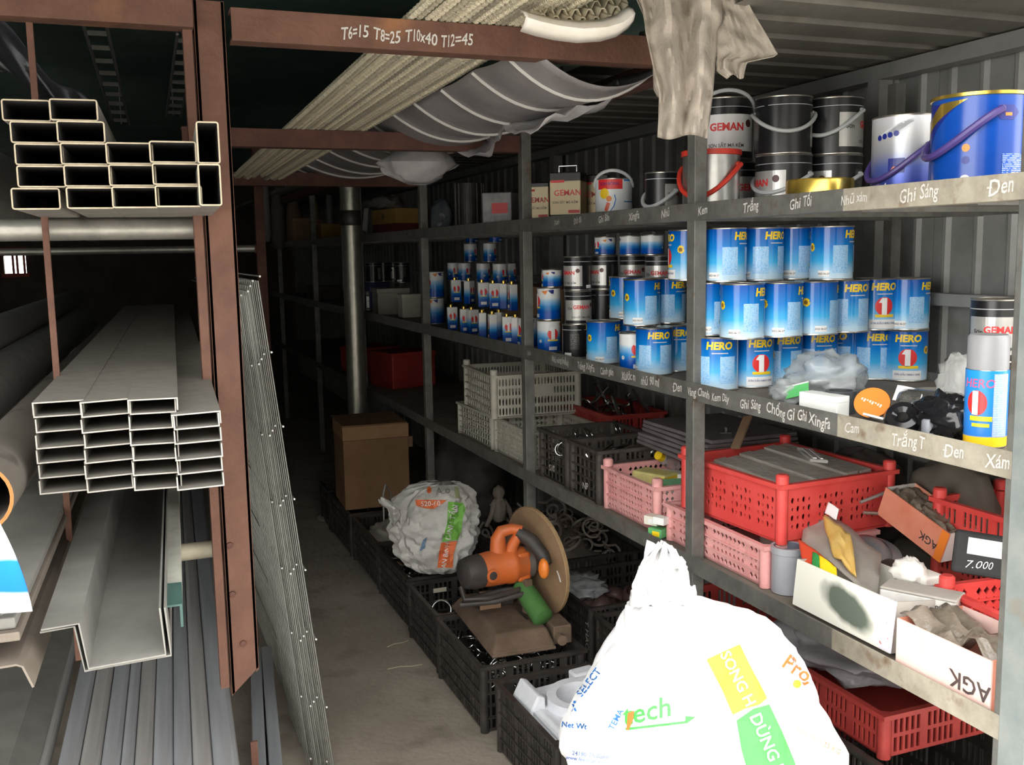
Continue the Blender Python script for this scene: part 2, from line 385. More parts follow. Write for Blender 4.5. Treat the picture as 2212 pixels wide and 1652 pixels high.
# ------------------------------------------------------------------ stock on the left rack (runs 2.8 degrees off the aisle)
DL = R(-2.8)
def rtube_mesh(w, h, L, t=.0022, r=.004):
    def rr(w, h, r):
        out = []
        for cx, cz, a0 in ((w/2-r, -h/2+r, -90), (w/2-r, h/2-r, 0), (-w/2+r, h/2-r, 90), (-w/2+r, -h/2+r, 180)):
            for k in range(3): a = R(a0+45*k); out.append((cx+r*math.cos(a), cz+r*math.sin(a)))
        return out
    A = rr(w, h, r); B = rr(w-2*t, h-2*t, max(r-t, .001)); n = len(A)
    m = MB(); vv = []
    for y in (0, L):
        vv += [(x, y, z) for x, z in A] + [(x, y, z) for x, z in B]
    ff = []
    for i in range(n):
        j = (i+1) % n
        ff += [(i, j, j+2*n, i+2*n), (n+j, n+i, n+i+2*n, n+j+2*n), (i, n+i, n+j, j), (2*n+i, 2*n+j, 3*n+j, 3*n+i)]
    m.add(vv, ff); me = m.mesh('tube')
    me.materials.append(mat('tube_skin', (.22,.205,.185), .6, .35, (.30,.28,.25), 10, 1, .05, 60)); me.materials.append(TUBE_EDGE); me.materials.append(mat('tube_inside', (.035,.03,.03), .8))
    for i, p in enumerate(me.polygons): p.material_index = (0, 2, 1, 1)[i % 4]
    return me
TW, TH = .0722, .0345
tm = rtube_mesh(TW, TH, 3.25, .0024); tm2 = rtube_mesh(.0350, .0655, 3.25, .0024)
S1 = 1/3.441
rows1 = [[(15,670,365,850),(370,690,720,860)], [(80,860,430,1025),(430,870,770,1030)],
  [(115,1020,460,1190),(460,1040,795,1205),(795,1045,1130,1205),(1125,1070,1450,1230)],
  [(135,1185,475,1350),(480,1200,825,1355),(820,1205,1150,1370),(1150,1240,1470,1400)],
  [(85,1340,440,1505),(500,1345,840,1520),(845,1370,1170,1530),(1170,1395,1490,1540)]]
RN = ['top', 'second', 'third', 'fourth', 'bottom']
def stock(me, px, py, D, label, name, cat, group=None, rz=DL, rx=0, ry=0, z=None):
    P = atD(px, py, D)
    if z is not None: P.z = z
    o = bpy.data.objects.new(name, me); COL.objects.link(o); o.location = P; o.rotation_euler = (rx, ry, rz)
    return tag(o, label, cat, group)
for i, row in enumerate(rows1):
    for j, (x0, y0, x1, y1) in enumerate(row):
        z = 1.4785+TH/2+(4-i)*(TH+.0008)
        nm = 'left' if j == 0 else ('right' if j == len(row)-1 else ('second from left' if j == 1 else 'third from left'))
        stock(tm, (x0+x1)/2*S1, (y0+y1)/2*S1, 1.60+.004*((i*3+j) % 3), f'rectangular steel tube in the {RN[i]} row of the upper stack, {nm} end' if nm in ('left','right') else f'rectangular steel tube in the {RN[i]} row of the upper stack, {nm}', 'rectangular_tube', 'steel tube', 'rectangular tubes of the upper stack', z=z)
stock(tm2, 1550*S1, 1107*S1, 1.58, 'rectangular tube stood on edge against the column, upper one', 'rectangular_tube', 'steel tube', 'rectangular tubes of the upper stack', z=1.4785+.033+.0665)
stock(tm2, 1562*S1, 1407*S1, 1.58, 'rectangular tube stood on edge against the column, lower one', 'rectangular_tube', 'steel tube', 'rectangular tubes of the upper stack', z=1.4785+.033)
# folded U channels
def chan_mesh(w, h, L, t=.0022, up=True):
    s = 1 if up else -1
    A = [(-w/2, s*h), (-w/2, 0), (w/2, 0), (w/2, s*h), (w/2-t, s*h), (w/2-t, s*t), (-w/2+t, s*t), (-w/2+t, s*h)]
    if not up: A = A[::-1]
    me = MB().extrude(A, L).mesh('channel')
    me.materials.append(STEEL_D); me.materials.append(mat('cut_steel', (.33,.315,.285), .55, .3, (.43,.41,.38), 60, 1)); me.polygons[0].material_index = 1; me.polygons[1].material_index = 1
    return me
cu = chan_mesh(.0728, .0222, 3.3); cu2 = chan_mesh(.0700, .0222, 3.3); cd = chan_mesh(.0755, .0205, 3.3, up=False)
ccol = [(139, 6, 0), (240, 6, 0), (341, 6, .0015), (434, 5, .002)]
for ci, (px, n, dz) in enumerate(ccol):
    base = 1.0275
    for k in range(n+1):
        top = (k == n)
        me = cd if top else (cu2 if (k+ci) % 3 == 1 else cu)
        jx = random.uniform(-1.5, 1.5)
        z = base+k*.0246+dz + (0 if not top else 0)
        if top: z = base + (n-1)*.0246+dz+.0246+.0005
        nth = 'topmost' if top else ('lowest' if k == 0 else ORD[k]+' from bottom')
        o = stock(me, px+jx, 1050, 1.60+random.uniform(-.006,.006), f'thin folded steel channel, {nth} in the {ORD[ci]} column from the left', 'folded_channel', 'steel channel', 'folded channels of the middle stack', z=z)
        o.rotation_euler[1] = R((-.6, -1.6, .4, -1.4)[ci]+random.uniform(-.3,.3))
# folded trough
prof = [(-.044,.066),(.0,.069),(.010,.0),(.130,.006),(.126,.082)]
def sheet_prof(p, t=.0035):
    up = []; 
    for i, q in enumerate(p):
        a = Vector((p[max(i-1,0)][0], p[max(i-1,0)][1])); b = Vector((p[min(i+1,len(p)-1)][0], p[min(i+1,len(p)-1)][1])); d = (b-a).normalized()
        up.append((q[0]-d.y*t, q[1]+d.x*t))
    return p + up[::-1]
TROUGH = mat('grey_sheet', (.195,.19,.175), .6, .2, (.245,.24,.22), 12, 1, .03, 80)
for k, (dx, dz) in enumerate(((0,0),(0,0))):
    o = MB().extrude(sheet_prof(prof if k == 0 else [(-.042,.0715),(.0065,.0745),(.0155,.0052),(.1225,.0105),(.119,.084)], .0028), 3.4).build('folded_trough', TROUGH)
    P = atD(155, 1370, 1.43); o.location = (P.x+.003+dx, P.y-.006*k, .8055+dz); o.rotation_euler = (0, 0, DL)
    tag(o, ('outer' if k == 0 else 'inner') + ' folded grey sheet trough resting on the pale pipe', 'steel trough', 'nested folded troughs')
P = atD(361, 1310, 1.52)
t = thing('painted_strip', 'pale metal strip with dark green painted end beside the trough', 'metal strip', P, DL)
MB().box(-.004,.022,0,.11,-.0015,.0015).box(.018,.022,0,.11,-.035,-.0015).build('green_end', mat('green_paint', (.035,.085,.075), .5, 0, (.06,.12,.105), 20, 1), t)
MB().box(-.004,.022,.11,2.6,-.0015,.0015).box(.018,.022,.11,2.6,-.035,-.0015).build('pale_length', mat('pale_paint', (.42,.42,.36), .6, 0, (.30,.30,.26), 14, 1), t)
# left: rusted channel, box channel, printed card
RSTEEL = mat('brown_grey_steel', (.15,.125,.10), .65, .25, (.205,.175,.145), 9, 1, .05, 60)
P = atD(46, 1437, 1.36)
o = MB().extrude(sheet_prof([(-.32,-.012),(-.006,0),(.0,-.003),(.011,-.034)][::-1], -.003), 3.2).build('lipped_channel', RSTEEL); o.location = P; o.rotation_euler = (0,0,DL); tag(o, 'brown-grey lipped steel channel at the lower left edge', 'steel channel')
P = atD(44, 1384, 1.35)
t = thing('box_channel', 'flat box channel with chalk marks under the printed card', 'steel channel', P, DL)
MB().box(-.32, 0, 0, 3.1, .0, .013).build('lower_plate', RSTEEL, t, bevel=.002); MB().box(-.32, -.006, .012, 3.1, .0135, .030).build('upper_plate', TROUGH, t, bevel=.003)
decal('chalk_mark', flat_geo(text_geo('4/1', .035, .2, .1), frame((-.025, .035, .0308), (1,.1,0), (0,1,0))), CHALK, t)
CARDM = ramp_mat('paint_card', [(0,(.85,.87,.9)),(.25,(.85,.87,.9)),(.31,(.0,.16,.72)),(.62,(.0,.20,.78)),(.70,(.85,.87,.9)),(1,(.88,.88,.9))], .5, .13, .14)
P = atD(38, 1312, 1.33)
m = MB(); m.grid(10, 14, lambda u, v: ((-.14+.166*u) - .030*v*v*u, -.02*math.sin(2.2*u)-.035*v, .168*v*(1-.05*u)))
o = m.build('printed_card', CARDM, None, True, solid=.0015); o.location = P; o.rotation_euler = (0,0,R(-18)); tag(o, 'bent white card printed with blue dripping paint, left edge', 'printed card')
# big pipes at the far left
def pipe(px, py, D, r, L, label, m, wall=.005, dz=0, rz=DL):
    P = atD(px, py, D); t = thing('steel_pipe', label, 'pipe', P, rz)
    M = Matrix.Rotation(R(-90), 4, 'X')
    MB().lathe([(r-wall,.0),(r,.001),(r,L),(r-wall,L)], 28, M, cap=False).build('pipe_wall', m, t, True)
    MB().lathe([(r-wall,L),(r-wall,0)], 28, M, cap=False).build('bore', mat('pipe_bore', (.10,.085,.075), .8), t, True)
    MB().lathe([(r-wall,-.0005),(r+.0003,-.0005)], 28, M, cap=False).build('cut_rim', mat('rust_rim', (.35,.15,.04), .7), t, True)
    return t
PIPEM = mat('scuffed_pipe', (.16,.14,.12), .55, .35, (.21,.19,.165), 4, 1, .04, 50, (.10,.09,.08), 9, .64, .7)
pipe(-58, 1078, 1.45, .0535, 3.4, 'thick scuffed steel pipe with rusty cut rim at the left edge', PIPEM)
pipe(-150, 930, 1.9, .07, 3.4, 'dark steel pipe behind the thick scuffed pipe', GALV_D)
pipe(-130, 770, 2.3, .05, 3.4, 'dull pipe lying highest at the left, before the green tarp', GALV_D)
pipe(-140, 330, 2.0, .07, 3.0, 'dark pipe beside the upper tube stack at the left edge', GALV_D)
pipe(-60, 440, 1.9, .03, 3.2, 'thin dark pipe below the upper tube stack at the left edge', GALV_D)
m = MB(); m.grid(24, 16, lambda u, v: (-.95+.06*math.sin(9*u+3*v)+.03*math.sin(21*u), 2.9+5*u, .2+1.14*v+.03*math.sin(7*u)))
tag(m.build('green_tarp', TARP, None, True, solid=.002), 'dark green tarpaulin hanging along the left of the rack', 'tarpaulin')
# clear sheeting hung above the tubes
m = MB(); m.grid(30, 14, lambda u, v: (-.55+.5*u+.12*v, 2.2+.5*u+2.6*v, 2.2-.42*u*(1-.4*v)+.02*math.sin(20*u+5*v)))
tag(m.build('plastic_sheeting', mat('dark_wrap', (.10,.10,.13), .25, 0, alpha=.55), None, True, solid=.001), 'dark creased plastic sheeting above the upper tube stack', 'plastic sheet')
# ladder truss in the dark above
for (xa, ya, xb, yb, Y, lab) in ((205, 55, 262, 268, 3.6, 'pale ladder-like truss hanging in the dark above the tube stack'), (405, 75, 375, 250, 3.9, 'dim ladder-like truss next to the steel column')):
    t = thing('ladder_truss', lab, 'truss'); A = atY(xa, ya, Y); B = atY(xb, yb, Y+1.6)
    sd = Vector((.035, 0, 0))
    MB().tube([A-sd, B-sd], .006, 6).build('rail', GALV_D, t); MB().tube([A+sd, B+sd], .006, 6).build('rail', GALV_D, t)
    for k in range(9):
        C = A.lerp(B, (k+.5)/9); MB().box(C.x-.03, C.x+.03, C.y-.004, C.y+.004, C.z-.008, C.z+.008).build('rung', mat('pale_rung', (.16,.16,.14), .6), t)
    for Q in (A, B): MB().tube([Q, (Q.x, Q.y, 2.28)], .003, 5).build('hanger_wire', GALV_D, t)
# low bundle of square tubes
edges = [49, 98, 122, 171, 215, 260, 288, 330, 373, 417, 459, 518]
for k in range(11):
    a, b = edges[k], edges[k+1]
    if k == 1: continue
    A = atz(a, 1652, .30); B = atz(b, 1652, .30); w = (B-A).length*.94; C = (A+B)/2
    me = rtube_mesh(w, .05, 4.2, .0025, .011); me.materials.clear(); me.materials.append(GALV_B if k % 3 else mat('galvanised_pale', (.31,.305,.295), .5, .2, (.42,.41,.40), 6, 1, .05, 60, (.22,.2,.18), 4, .58, .8, stretch=(3,.15,3))); 
    for p in me.polygons: p.material_index = 0
    d = Vector((math.sin(-DL), math.cos(-DL), 0)); C = C - d*1.25
    o = bpy.data.objects.new('square_tube', me); COL.objects.link(o); o.location = (C.x, C.y, .275+(.004 if k % 2 else 0)); o.rotation_euler = (0,0,DL)
    tag(o, f'grey galvanised square tube in the low bundle, {ORD[k if k<1 else k-1]} from the left', 'steel tube', 'square tubes of the low bundle')
P = atz(20, 1652, .33); o = MB().extrude(sheet_prof([(-.3,.03),(-.0,0.0),(.05,-.03)], .003), 4.0).build('wide_sheet', TROUGH); o.location = (P.x-.06, P.y-1.2, .33); o.rotation_euler = (0,0,DL); tag(o, 'wide dark sheet profile left of the low tube bundle', 'steel sheet')
for y, l in ((1.6, 'front'), (4.0, 'rear')):
    o = MB().box(-.75, .20, -.04, .04, 0, .249).build('bearer_block', CARD_D); o.location = (0, y, 0); tag(o, f'{l} bearer block under the low tube bundle', 'timber block')
# two flat bars and a rusty bar beside the column
for k, (xa, xb, xc, xd) in enumerate(((545, 576, 541, 562), (579, 613, 566, 584))):
    A = atz((xa+xb)/2, 1652, .15); B = atz((xc+xd)/2, 1390, .15); d = (B-A); L = d.length+.9
    me = rtube_mesh(.033, .14, L, .002, .003); me.materials.clear(); me.materials.append(GALV_B)
    for p in me.polygons: p.material_index = 0
    dn = d.normalized(); o = bpy.data.objects.new('flat_tube', me); COL.objects.link(o); A = A - dn*.9; o.location = (A.x, A.y, .0705); o.rotation_euler = (0, 0, -math.atan2(d.x, d.y))
    tag(o, ('left' if k == 0 else 'right') + ' bright flat tube on the floor beside the mesh panels', 'steel tube', 'flat tubes beside the mesh')
P = atz(548, 1592, .30); o = MB().box(-.008,.008,-.003,.003,0,.29).build('rusty_stub', RUST); o.location = (P.x, P.y, 0.0); tag(o, 'short upright rusty bar in front of the flat tubes', 'steel bar')

# ------------------------------------------------------------------ welded mesh panels leaning beside the column
MESH = mat('mesh_wire', (.24,.25,.225), .5, .35, (.34,.345,.31), 30, 1)
TIP = mat('wire_tip', (.8,.8,.78), .4, .3)
Bf = atz(716, 1652, 0.0); 
A0 = atz(727, 1700, 0.0); T0 = atY(557, 606, A0.y+.02)
for k in range(5):
    t = thing('mesh_panel', ['nearest the aisle','second from the aisle','third from the aisle','fourth from the aisle','farthest from the aisle'][k] , 'mesh panel', (0,0,0), 0, 'welded mesh panels beside the column')
    t['label'] = 'galvanised welded mesh panel leaning by the column, ' + ['nearest the aisle','second from the aisle','middle of the five','fourth from the aisle','farthest from the aisle'][k]
    off = Vector((-.0125*k, .03*((k*2) % 3) + .012*k, 0)); base = A0+off; top = T0+Vector((-.0085*k, off.y, -.012*k)); base.z = .003
    t.location = base; up = top-base; L = 3.2
    m = MB()
    for i in range(40 if k in (0, 3) else 10):
        y = i*.040; m.tube([Vector((0,y,0)), up+Vector((0,y,0))], .0017, 5)
    m.build('upright_wires', MESH, t, True)
    m = MB(); mt = MB()
    for q in range(8):
        s = .035+q*.139; c = up*s; m.tube([c+Vector((.0035,-.02,0)), c+Vector((.0035,L*.55,0))], .0019, 5)
        mt.lathe([(0,-.002),(.0026,-.001),(.0026,.002),(0,.003)], 8, Matrix.Translation(c+Vector((.0035,-.021,0))) @ Matrix.Rotation(R(90),4,'X'))
    m.build('cross_wires', MESH, t, True); mt.build('wire_ends', TIP, t)

# ------------------------------------------------------------------ stuff lying over the beams
THREAD = mat('threaded_rod', (.80,.73,.55), .55, .1, (.60,.53,.38), 60, 1, 1.0, 160, stretch=(.2, 1.6, .2), objrand=.55)
rm = MB(); prof_ = []
n = 150
for k in range(n): prof_ += [(.0072, k*.02), (.0055, k*.02+.01)]
rm.lathe(prof_, 6, Matrix.Rotation(R(-90), 4, 'X')); rme = rm.mesh('rod')
for k in range(30):
    lay = 0 if k < 20 else 1; i = k if lay == 0 else k-20
    u = (i+random.uniform(-.18,.18))/19.5 if lay == 0 else (2*i+.5+random.uniform(-.3,.3))/20
    A = Vector((.60+.30*u, 2.05, 1.881+lay*.013)); B = Vector((.515+.24*(u+random.uniform(-.012,.012)), 3.12, 1.783+lay*.013))
    d = (B-A).normalized(); S = A - d*(1.0+random.uniform(-.06,.06))
    o = bpy.data.objects.new('threaded_rod', rme); COL.objects.link(o); 
    if not rme.materials: rme.materials.append(THREAD)
    o.location = S; o.rotation_euler = Vector((0,1,0)).rotation_difference(d).to_euler()
    tag(o, 'pale threaded steel rod in the bundle lying across the beams', 'threaded rod', 'threaded rods lying across the beams')
TARPG = mat('grey_plastic_sheet', (.18,.165,.165), .45, 0, (.25,.23,.23), 6, 1, .5, 12)
t = thing('sagging_sheet', 'grey plastic sheet sagging in ribbed folds between the beams', 'plastic sheet')
def sag(u, v):
    y = 2.06+2.6*v; x0 = .86-.16*v; x1 = 1.24; s = 4*u*(1-u)
    return Vector((x0+(x1-x0)*u, y, 1.845-.045*v-.085*s*(1-.15*v)-.010*abs(math.sin(v*math.pi*8.5))))
m = MB(); m.grid(16, 80, lambda u, v: sag(u, v)); m.build('sheet', TARPG, t, True, solid=.002)
for k in range(12):
    v = (k+.5)/12*.98
    MB().tube([sag(i/14, v)-Vector((0,0,.004)) for i in range(15)], .0042, 6).build('fold_rib', mat('pale_fold', (.55,.53,.50), .5), t, True)
m = MB()
def crump(u, v):
    q = Vector((1.20-.16*v+.05*math.sin(9*u+4*v), 2.3+1.5*u, 1.82-.10*v-.02*math.sin(17*u)))
    return q + Vector((0,0,.03))*mnoise.noise(Vector((u*14, v*9, 1)))
m.grid(40, 12, crump); tag(m.build('crumpled_wrap', mat('milky_wrap', (.42,.40,.41), .35, 0, (.55,.53,.53), 12, 1, .6, 18, alpha=.8), None, True, solid=.002), 'crumpled milky plastic wrap tucked under the lengthwise beam', 'plastic wrap')
m = MB()
def crump2(u, v):
    a = u*2*math.pi; r = .085*math.sin(math.pi*(.08+.84*v))*(1+.3*mnoise.noise(Vector((math.cos(a)*2, math.sin(a)*2, v*5))))
    return Vector((.98+r*math.cos(a)*1.5, 3.35+r*math.sin(a), 1.63+.14*v))
m.grid(24, 12, crump2); tag(m.build('crumpled_wrap', _mats['milky_wrap'], None, True, solid=.002), 'bulging lump of milky plastic hanging behind the second beam', 'plastic wrap')
# white cradle with a honeycomb pad on the front beam
t = thing('honeycomb_pad', 'cream honeycomb pad cupped in a white plastic strip on the front beam', 'pad')
PADM = mat('cream_plastic', (.62,.55,.40), .6, 0, (.50,.43,.30), 30, 1); RIMM = mat('white_strip', (.80,.76,.70), .45, 0, (.70,.64,.56), 20, 1)
rows = [(1128,62),(1160,72),(1200,81),(1250,87),(1300,84),(1335,74),(1362,55)]
m = MB(); pts = [atD(x, y, 1.99) for x, y in rows]
m.grid(24, 4, lambda u, v: (lambda i, f: pts[i].lerp(pts[i+1], f))(min(int(u*6), 5), u*6-min(int(u*6), 5)) + Vector((0, -.03*math.sin(math.pi*v)+.01, .040*v-.002)))
m.build('white_strip', RIMM, t, True, solid=.004)
for r_ in range(6):
    m = MB(); pp = []
    for i in range(29):
        x = 1155+i*7.2-(0 if r_ > 1 else 0); y = 62-r_*17 + (8 if (i//2+r_) % 2 else -7)*1.0 - 12*((x-1255)/105)**2
        pp.append(atD(x, y, 2.0+.016*r_))
    for i in range(28):
        a, b = pp[i], pp[i+1]; dv = Vector((0,.045,.018)); m.add([a, b, b+dv, a+dv], [(0,1,2,3)])
    m.build('wavy_strip', PADM, t, solid=.0025)
# dusty cloth hanging over the beam
CLOTH = mat('dusty_cloth', (.29,.25,.205), .85, 0, (.42,.37,.315), 9, 1, .8, 24, (.26,.215,.17), 6, .52, .72)
def cloth(outl, D, amp, nf, ph=0, nu=28, nv=36):
    def row(v):
        y = outl[0][0]+(outl[-1][0]-outl[0][0])*v
        for a, b in zip(outl, outl[1:]):
            if a[0] <= y <= b[0]:
                f = (y-a[0])/(b[0]-a[0]); return y, a[1]+(b[1]-a[1])*f, a[2]+(b[2]-a[2])*f
        return outl[-1]
    def fn(u, v):
        y, l, r = row(v); x = l+(r-l)*u
        d = D + amp*math.sin(nf*u*math.pi+ph+1.3*v)*(1-.25*v) + .9*amp*mnoise.noise(Vector((u*5, v*7, ph))) + .5*amp*mnoise.noise(Vector((u*13, v*9+3*u, ph+4)))
        return atD(x, y+5*math.sin(u*7+ph), d)
    m = MB(); m.grid(nu, nv, fn); return m
t = thing('hanging_cloth', 'dusty beige plastic cloth hanging over the beam end', 'cloth', (0,0,0))
cloth([(-40,1380,1560),(40,1392,1560),(70,1395,1550),(130,1408,1545),(200,1424,1540),(260,1422,1532),(296,1420,1527)], 1.93, .022, 4.2).build('long_fold', CLOTH, t, True, solid=.0015)
cloth([(-40,1500,1600),(15,1530,1622),(60,1535,1648),(100,1540,1672),(118,1545,1682),(132,1546,1614),(150,1548,1609),(166,1570,1606)], 1.96, .012, 2.0, 2.0).build('side_flap', CLOTH, t, True, solid=.0015)
cloth([(-40,1360,1430),(30,1390,1440),(60,1395,1450),(120,1410,1460),(190,1412,1450),(205,1420,1445)], 1.97, .014, 3.0, .7).build('rear_fold', CLOTH, t, True, solid=.0015)
# ================================================================== the paint rack on the right
SX = 1.266
ZB, ZM, ZT = .636, 1.060, 1.482
PY = [1.115, 2.055, 3.12, 4.32, 5.6, 7.0, 8.6]
rk = thing('shelf_rack', 'long grey steel shelf rack holding paint cans along the right wall', 'shelf rack', (0,0,0))
for k, y in enumerate(PY):
    w = .017 if k else .016
    MB().box(SX-.002, SX+2*w-.002, y-w, y+w, 0, 1.80).build('post', RACK, rk, bevel=.002)
    MB().box(WX-.10, WX-.07, y-.015, y+.015, 0, 1.80).build('post', RACK, rk)
LEV = [(.610,.652,'lower'), (1.036,1.080,'middle'), (1.462,1.503,'upper')]
rails = []
for (z0, z1, nm) in LEV:
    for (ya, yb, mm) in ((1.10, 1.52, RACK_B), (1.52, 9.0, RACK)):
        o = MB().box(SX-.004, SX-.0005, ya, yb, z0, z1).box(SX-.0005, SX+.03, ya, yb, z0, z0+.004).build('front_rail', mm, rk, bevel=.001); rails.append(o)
    MB().box(WX-.075, WX-.065, 1.1, 9.0, z0, z1).build('back_rail', RACK, rk)
    zs = {.610: ZB, 1.036: ZM, 1.462: ZT}[z0]
    MB().box(SX+.001, WX-.06, 1.10, 9.0, zs-.011, zs-.0012).build('shelf_board', mat('dusty_board', (.17,.145,.115), .9, 0, (.24,.21,.17), 8, 1), rk)
    for k in range(26):
        y = 1.25+k*.27; MB().box(SX+.03, WX-.07, y-.012, y+.012, zs-.022, zs-.0115).build('cross_slat', RACK, rk)
def chalk(txt, px, lev, size, dz=0, sh=.1):
    z = (LEV[lev][0]+LEV[lev][1])/2+dz; P = atX(px, 0, SX-.0047)
    d = None
    # find Y on the rail for this picture column
    lo, hi = 1.0, 9.0
    for _ in range(40):
        mid = (lo+hi)/2; q = Vector((SX-.0047, mid, z))-CP; x = W/2+F*q.dot(RT)/q.dot(FWD)
        if x > px: lo = mid
        else: hi = mid
    if txt[0] == 'Đ':
        g0 = move_geo(text_geo('D'+txt[1:], size, sh, .10), 0, 0, 0, .78, 1.05); x0 = min(v[0] for v in g0[0]); w0 = size*.16
        decal('chalk_stroke', flat_geo(rect_geo(x0-w0*.6, x0+w0*1.2, -size*.02, size*.06), frame((SX-.0049, lo, z), (0,-1,0), (0,0,1))), CHALK, rk)
        txt = 'D'+txt[1:]
    decal('chalk_writing', flat_geo(move_geo(text_geo(txt, size, sh, .10), 0, 0, 0, .78, 1.05), frame((SX-.0047, lo, z), (0,-1,0), (0,0,1))), CHALK, rk)
for txt, px, s in (('Đen',2162,.034),('Ghi Sáng',1985,.032),('Nhũ xám',1845,.024),('Ghi Tối',1730,.028),('Trắng',1622,.028),('Kem',1518,.026),('Nhũ',1437,.026),('XingFa',1370,.026),('Ghi Bản',1305,.026),('Đỏ đô',1248,.024),('Xanh',1203,.022)): chalk(txt, px, 2, s)
for txt, px, s in (('Xám',2155,.030),('Đen',2060,.030),('Trắng T',1962,.030),('Cam',1840,.026),('Chống Gỉ Ghi XingFa',1722,.030),('Ghi Sáng',1621,.028),('Kem Dày',1556,.024),('Vàng Chanh',1508,.026),('Đen',1463,.030),('nhũ 90 ml',1404,.030),('Xước m',1358,.030),('Cánh gián',1311,.027),('Trắng XingFa',1265,.027),('Nhũ vàng (mẫu)',1209,.024),('Xám',1143,.02)): chalk(txt, px, 1, s)
# the wide corner column at the right edge of the frame
t = thing('corner_column', 'blue-grey steel corner column at the right edge', 'steel column', (1.235, 1.045, 0))
MB().box(0,.03,0,.05,0,2.2).build('column_face', mat('blue_grey_paint', (.16,.19,.19), .5, .2, (.24,.26,.25), 9, 1, .1, 50, (.22,.17,.12), 10, .6, .8), t, bevel=.002)
MB().box(.0301,.12,.01,.05,0,2.2).build('column_flange', mat('grey_brown_paint', (.21,.20,.18), .6, .2, (.29,.28,.255), 9, 1), t)

# ------------------------------------------------------------------ cans
def sleeve(r, z0, z1, n=36):
    return MB().lathe([(r, z0), (r, z1)], n, cap=False)
def can_body(root, r, h, m=TIN, lidm=TIN, rim=None):
    MB().lathe([(0,.002),(r-.003,.002),(r-.002,0),(r+.001,0),(r+.0016,.0015),(r+.001,.0035),(r-.0004,.004),(r-.0004,h-.004),(r+.001,h-.0035),(r+.0016,h-.0015),(r+.0008,h),(r-.002,h),(r-.003,h-.003)], 36, cap=False).build('can_body', m, root, True)
    l = MB().lathe([(r-.003,h-.003),(r-.008,h-.004),(r-.012,h-.0015),(r-.018,h-.001),(r-.02,h-.0035),(0,h-.0035)], 36, cap=False).build('lid', lidm, root, True)
    return l
YEL = mat('print_yellow', (.90,.62,.02), .35); REDK = mat('print_red', (.72,.03,.03), .35); NAVY = mat('print_navy', (.01,.02,.20), .35)
BLK = mat('print_black', (.012,.012,.014), .3); ORNG = mat('print_orange', (.80,.22,.03), .4); SILV = mat('label_silver', (.46,.455,.44), .3, .45, (.52,.515,.50), 30, 1)
GRYT = mat('print_grey', (.55,.57,.6), .4)
HBLUE = ramp_mat('blue_label', [(0,(.62,.76,.88)),(.12,(.48,.70,.88)),(.35,(.05,.42,.80)),(.62,(.004,.20,.63)),(1,(.0,.06,.37))], .13, .128)
LTXT = lines_mat('label_text_block', (.22,.50,.82), (.50,.68,.88), 330); WTXT = lines_mat('white_text_block', (.72,.78,.86), (.30,.36,.5), 420)
CRH, CHH = .050, .128
TPL = {}
def tpl_hero():
    root = thing('paint_can', 'x', 'paint can'); r, h = CRH, CHH
    can_body(root, r, h); lb = sleeve(r+.0004, .004, h-.004).build('label', HBLUE, root, True); q = r+.0009; q2 = r+.0014
    # front panel (angle 0) and back panel (angle pi) each carry the name
    for th in (0, math.pi*1.06):
        decal('name_print', wrap_geo(text_geo('HERO', .0245, .12, 0, .045), q, th, h-.021), YEL, lb)
        decal('small_print', wrap_geo(rect_geo(-.018,.022,-.0012,.0012), q, th, h-.038), GRYT, lb)
    decal('red_disc', wrap_geo(disc_geo(0,0,.0225), q, 0, .060), REDK, lb)
    decal('white_numeral', wrap_geo(join_geo([rect_geo(-.0065,.0065,-.0215,.0205), poly_geo([(-.014,.009),(-.0065,.0205),(-.0065,.008)])]), q2, 0, .060), WHITE, lb)
    decal('yellow_banner', wrap_geo(rect_geo(-.022,.026,-.0035,.0035), q2, 0, .0365), YEL, lb)
    decal('white_foot', wrap_geo(rect_geo(-.036,.036,-.011,.011), q, 0, .0165), WHITE, lb)
    decal('foot_print', wrap_geo(text_geo('SƠN DẦU HERO ONE', .0065), q2, 0, .018), NAVY, lb)
    decal('badge', wrap_geo(star_geo(0,0,.0075,.0105,12), q, 1.02, .078), YEL, lb)
    decal('badge_centre', wrap_geo(disc_geo(0,0,.0052,12), q2, 1.02, .078), mat('badge_brown', (.25,.13,.01), .4), lb)
    for th, hw in ((math.pi*.80, .019), (math.pi*1.20, .020)):
        decal('text_block', wrap_geo(rect_geo(-hw,hw,-.034,.030), q, th, .052), LTXT, lb)
    decal('seam_strip', wrap_geo(rect_geo(-.004,.004,-.06,.06), q, math.pi*1.42, h/2), mat('seam_grey', (.55,.6,.66), .35), lb)
    decal('code_tag', wrap_geo(rect_geo(-.014,.014,-.007,.007), q, math.pi*.55, .016), WHITE, lb)
    decal('code_print', wrap_geo(text_geo('2022 06-27', .0062), q2, math.pi*.55, .0155), BLK, lb)
    return root
BWAVE = ramp_mat('white_blue_label', [(0,(.0,.06,.36)),(.30,(.0,.08,.42)),(.44,(.02,.24,.62)),(.58,(.30,.55,.78)),(.66,(.75,.78,.80)),(1,(.80,.80,.80))], .25, .15, .12)
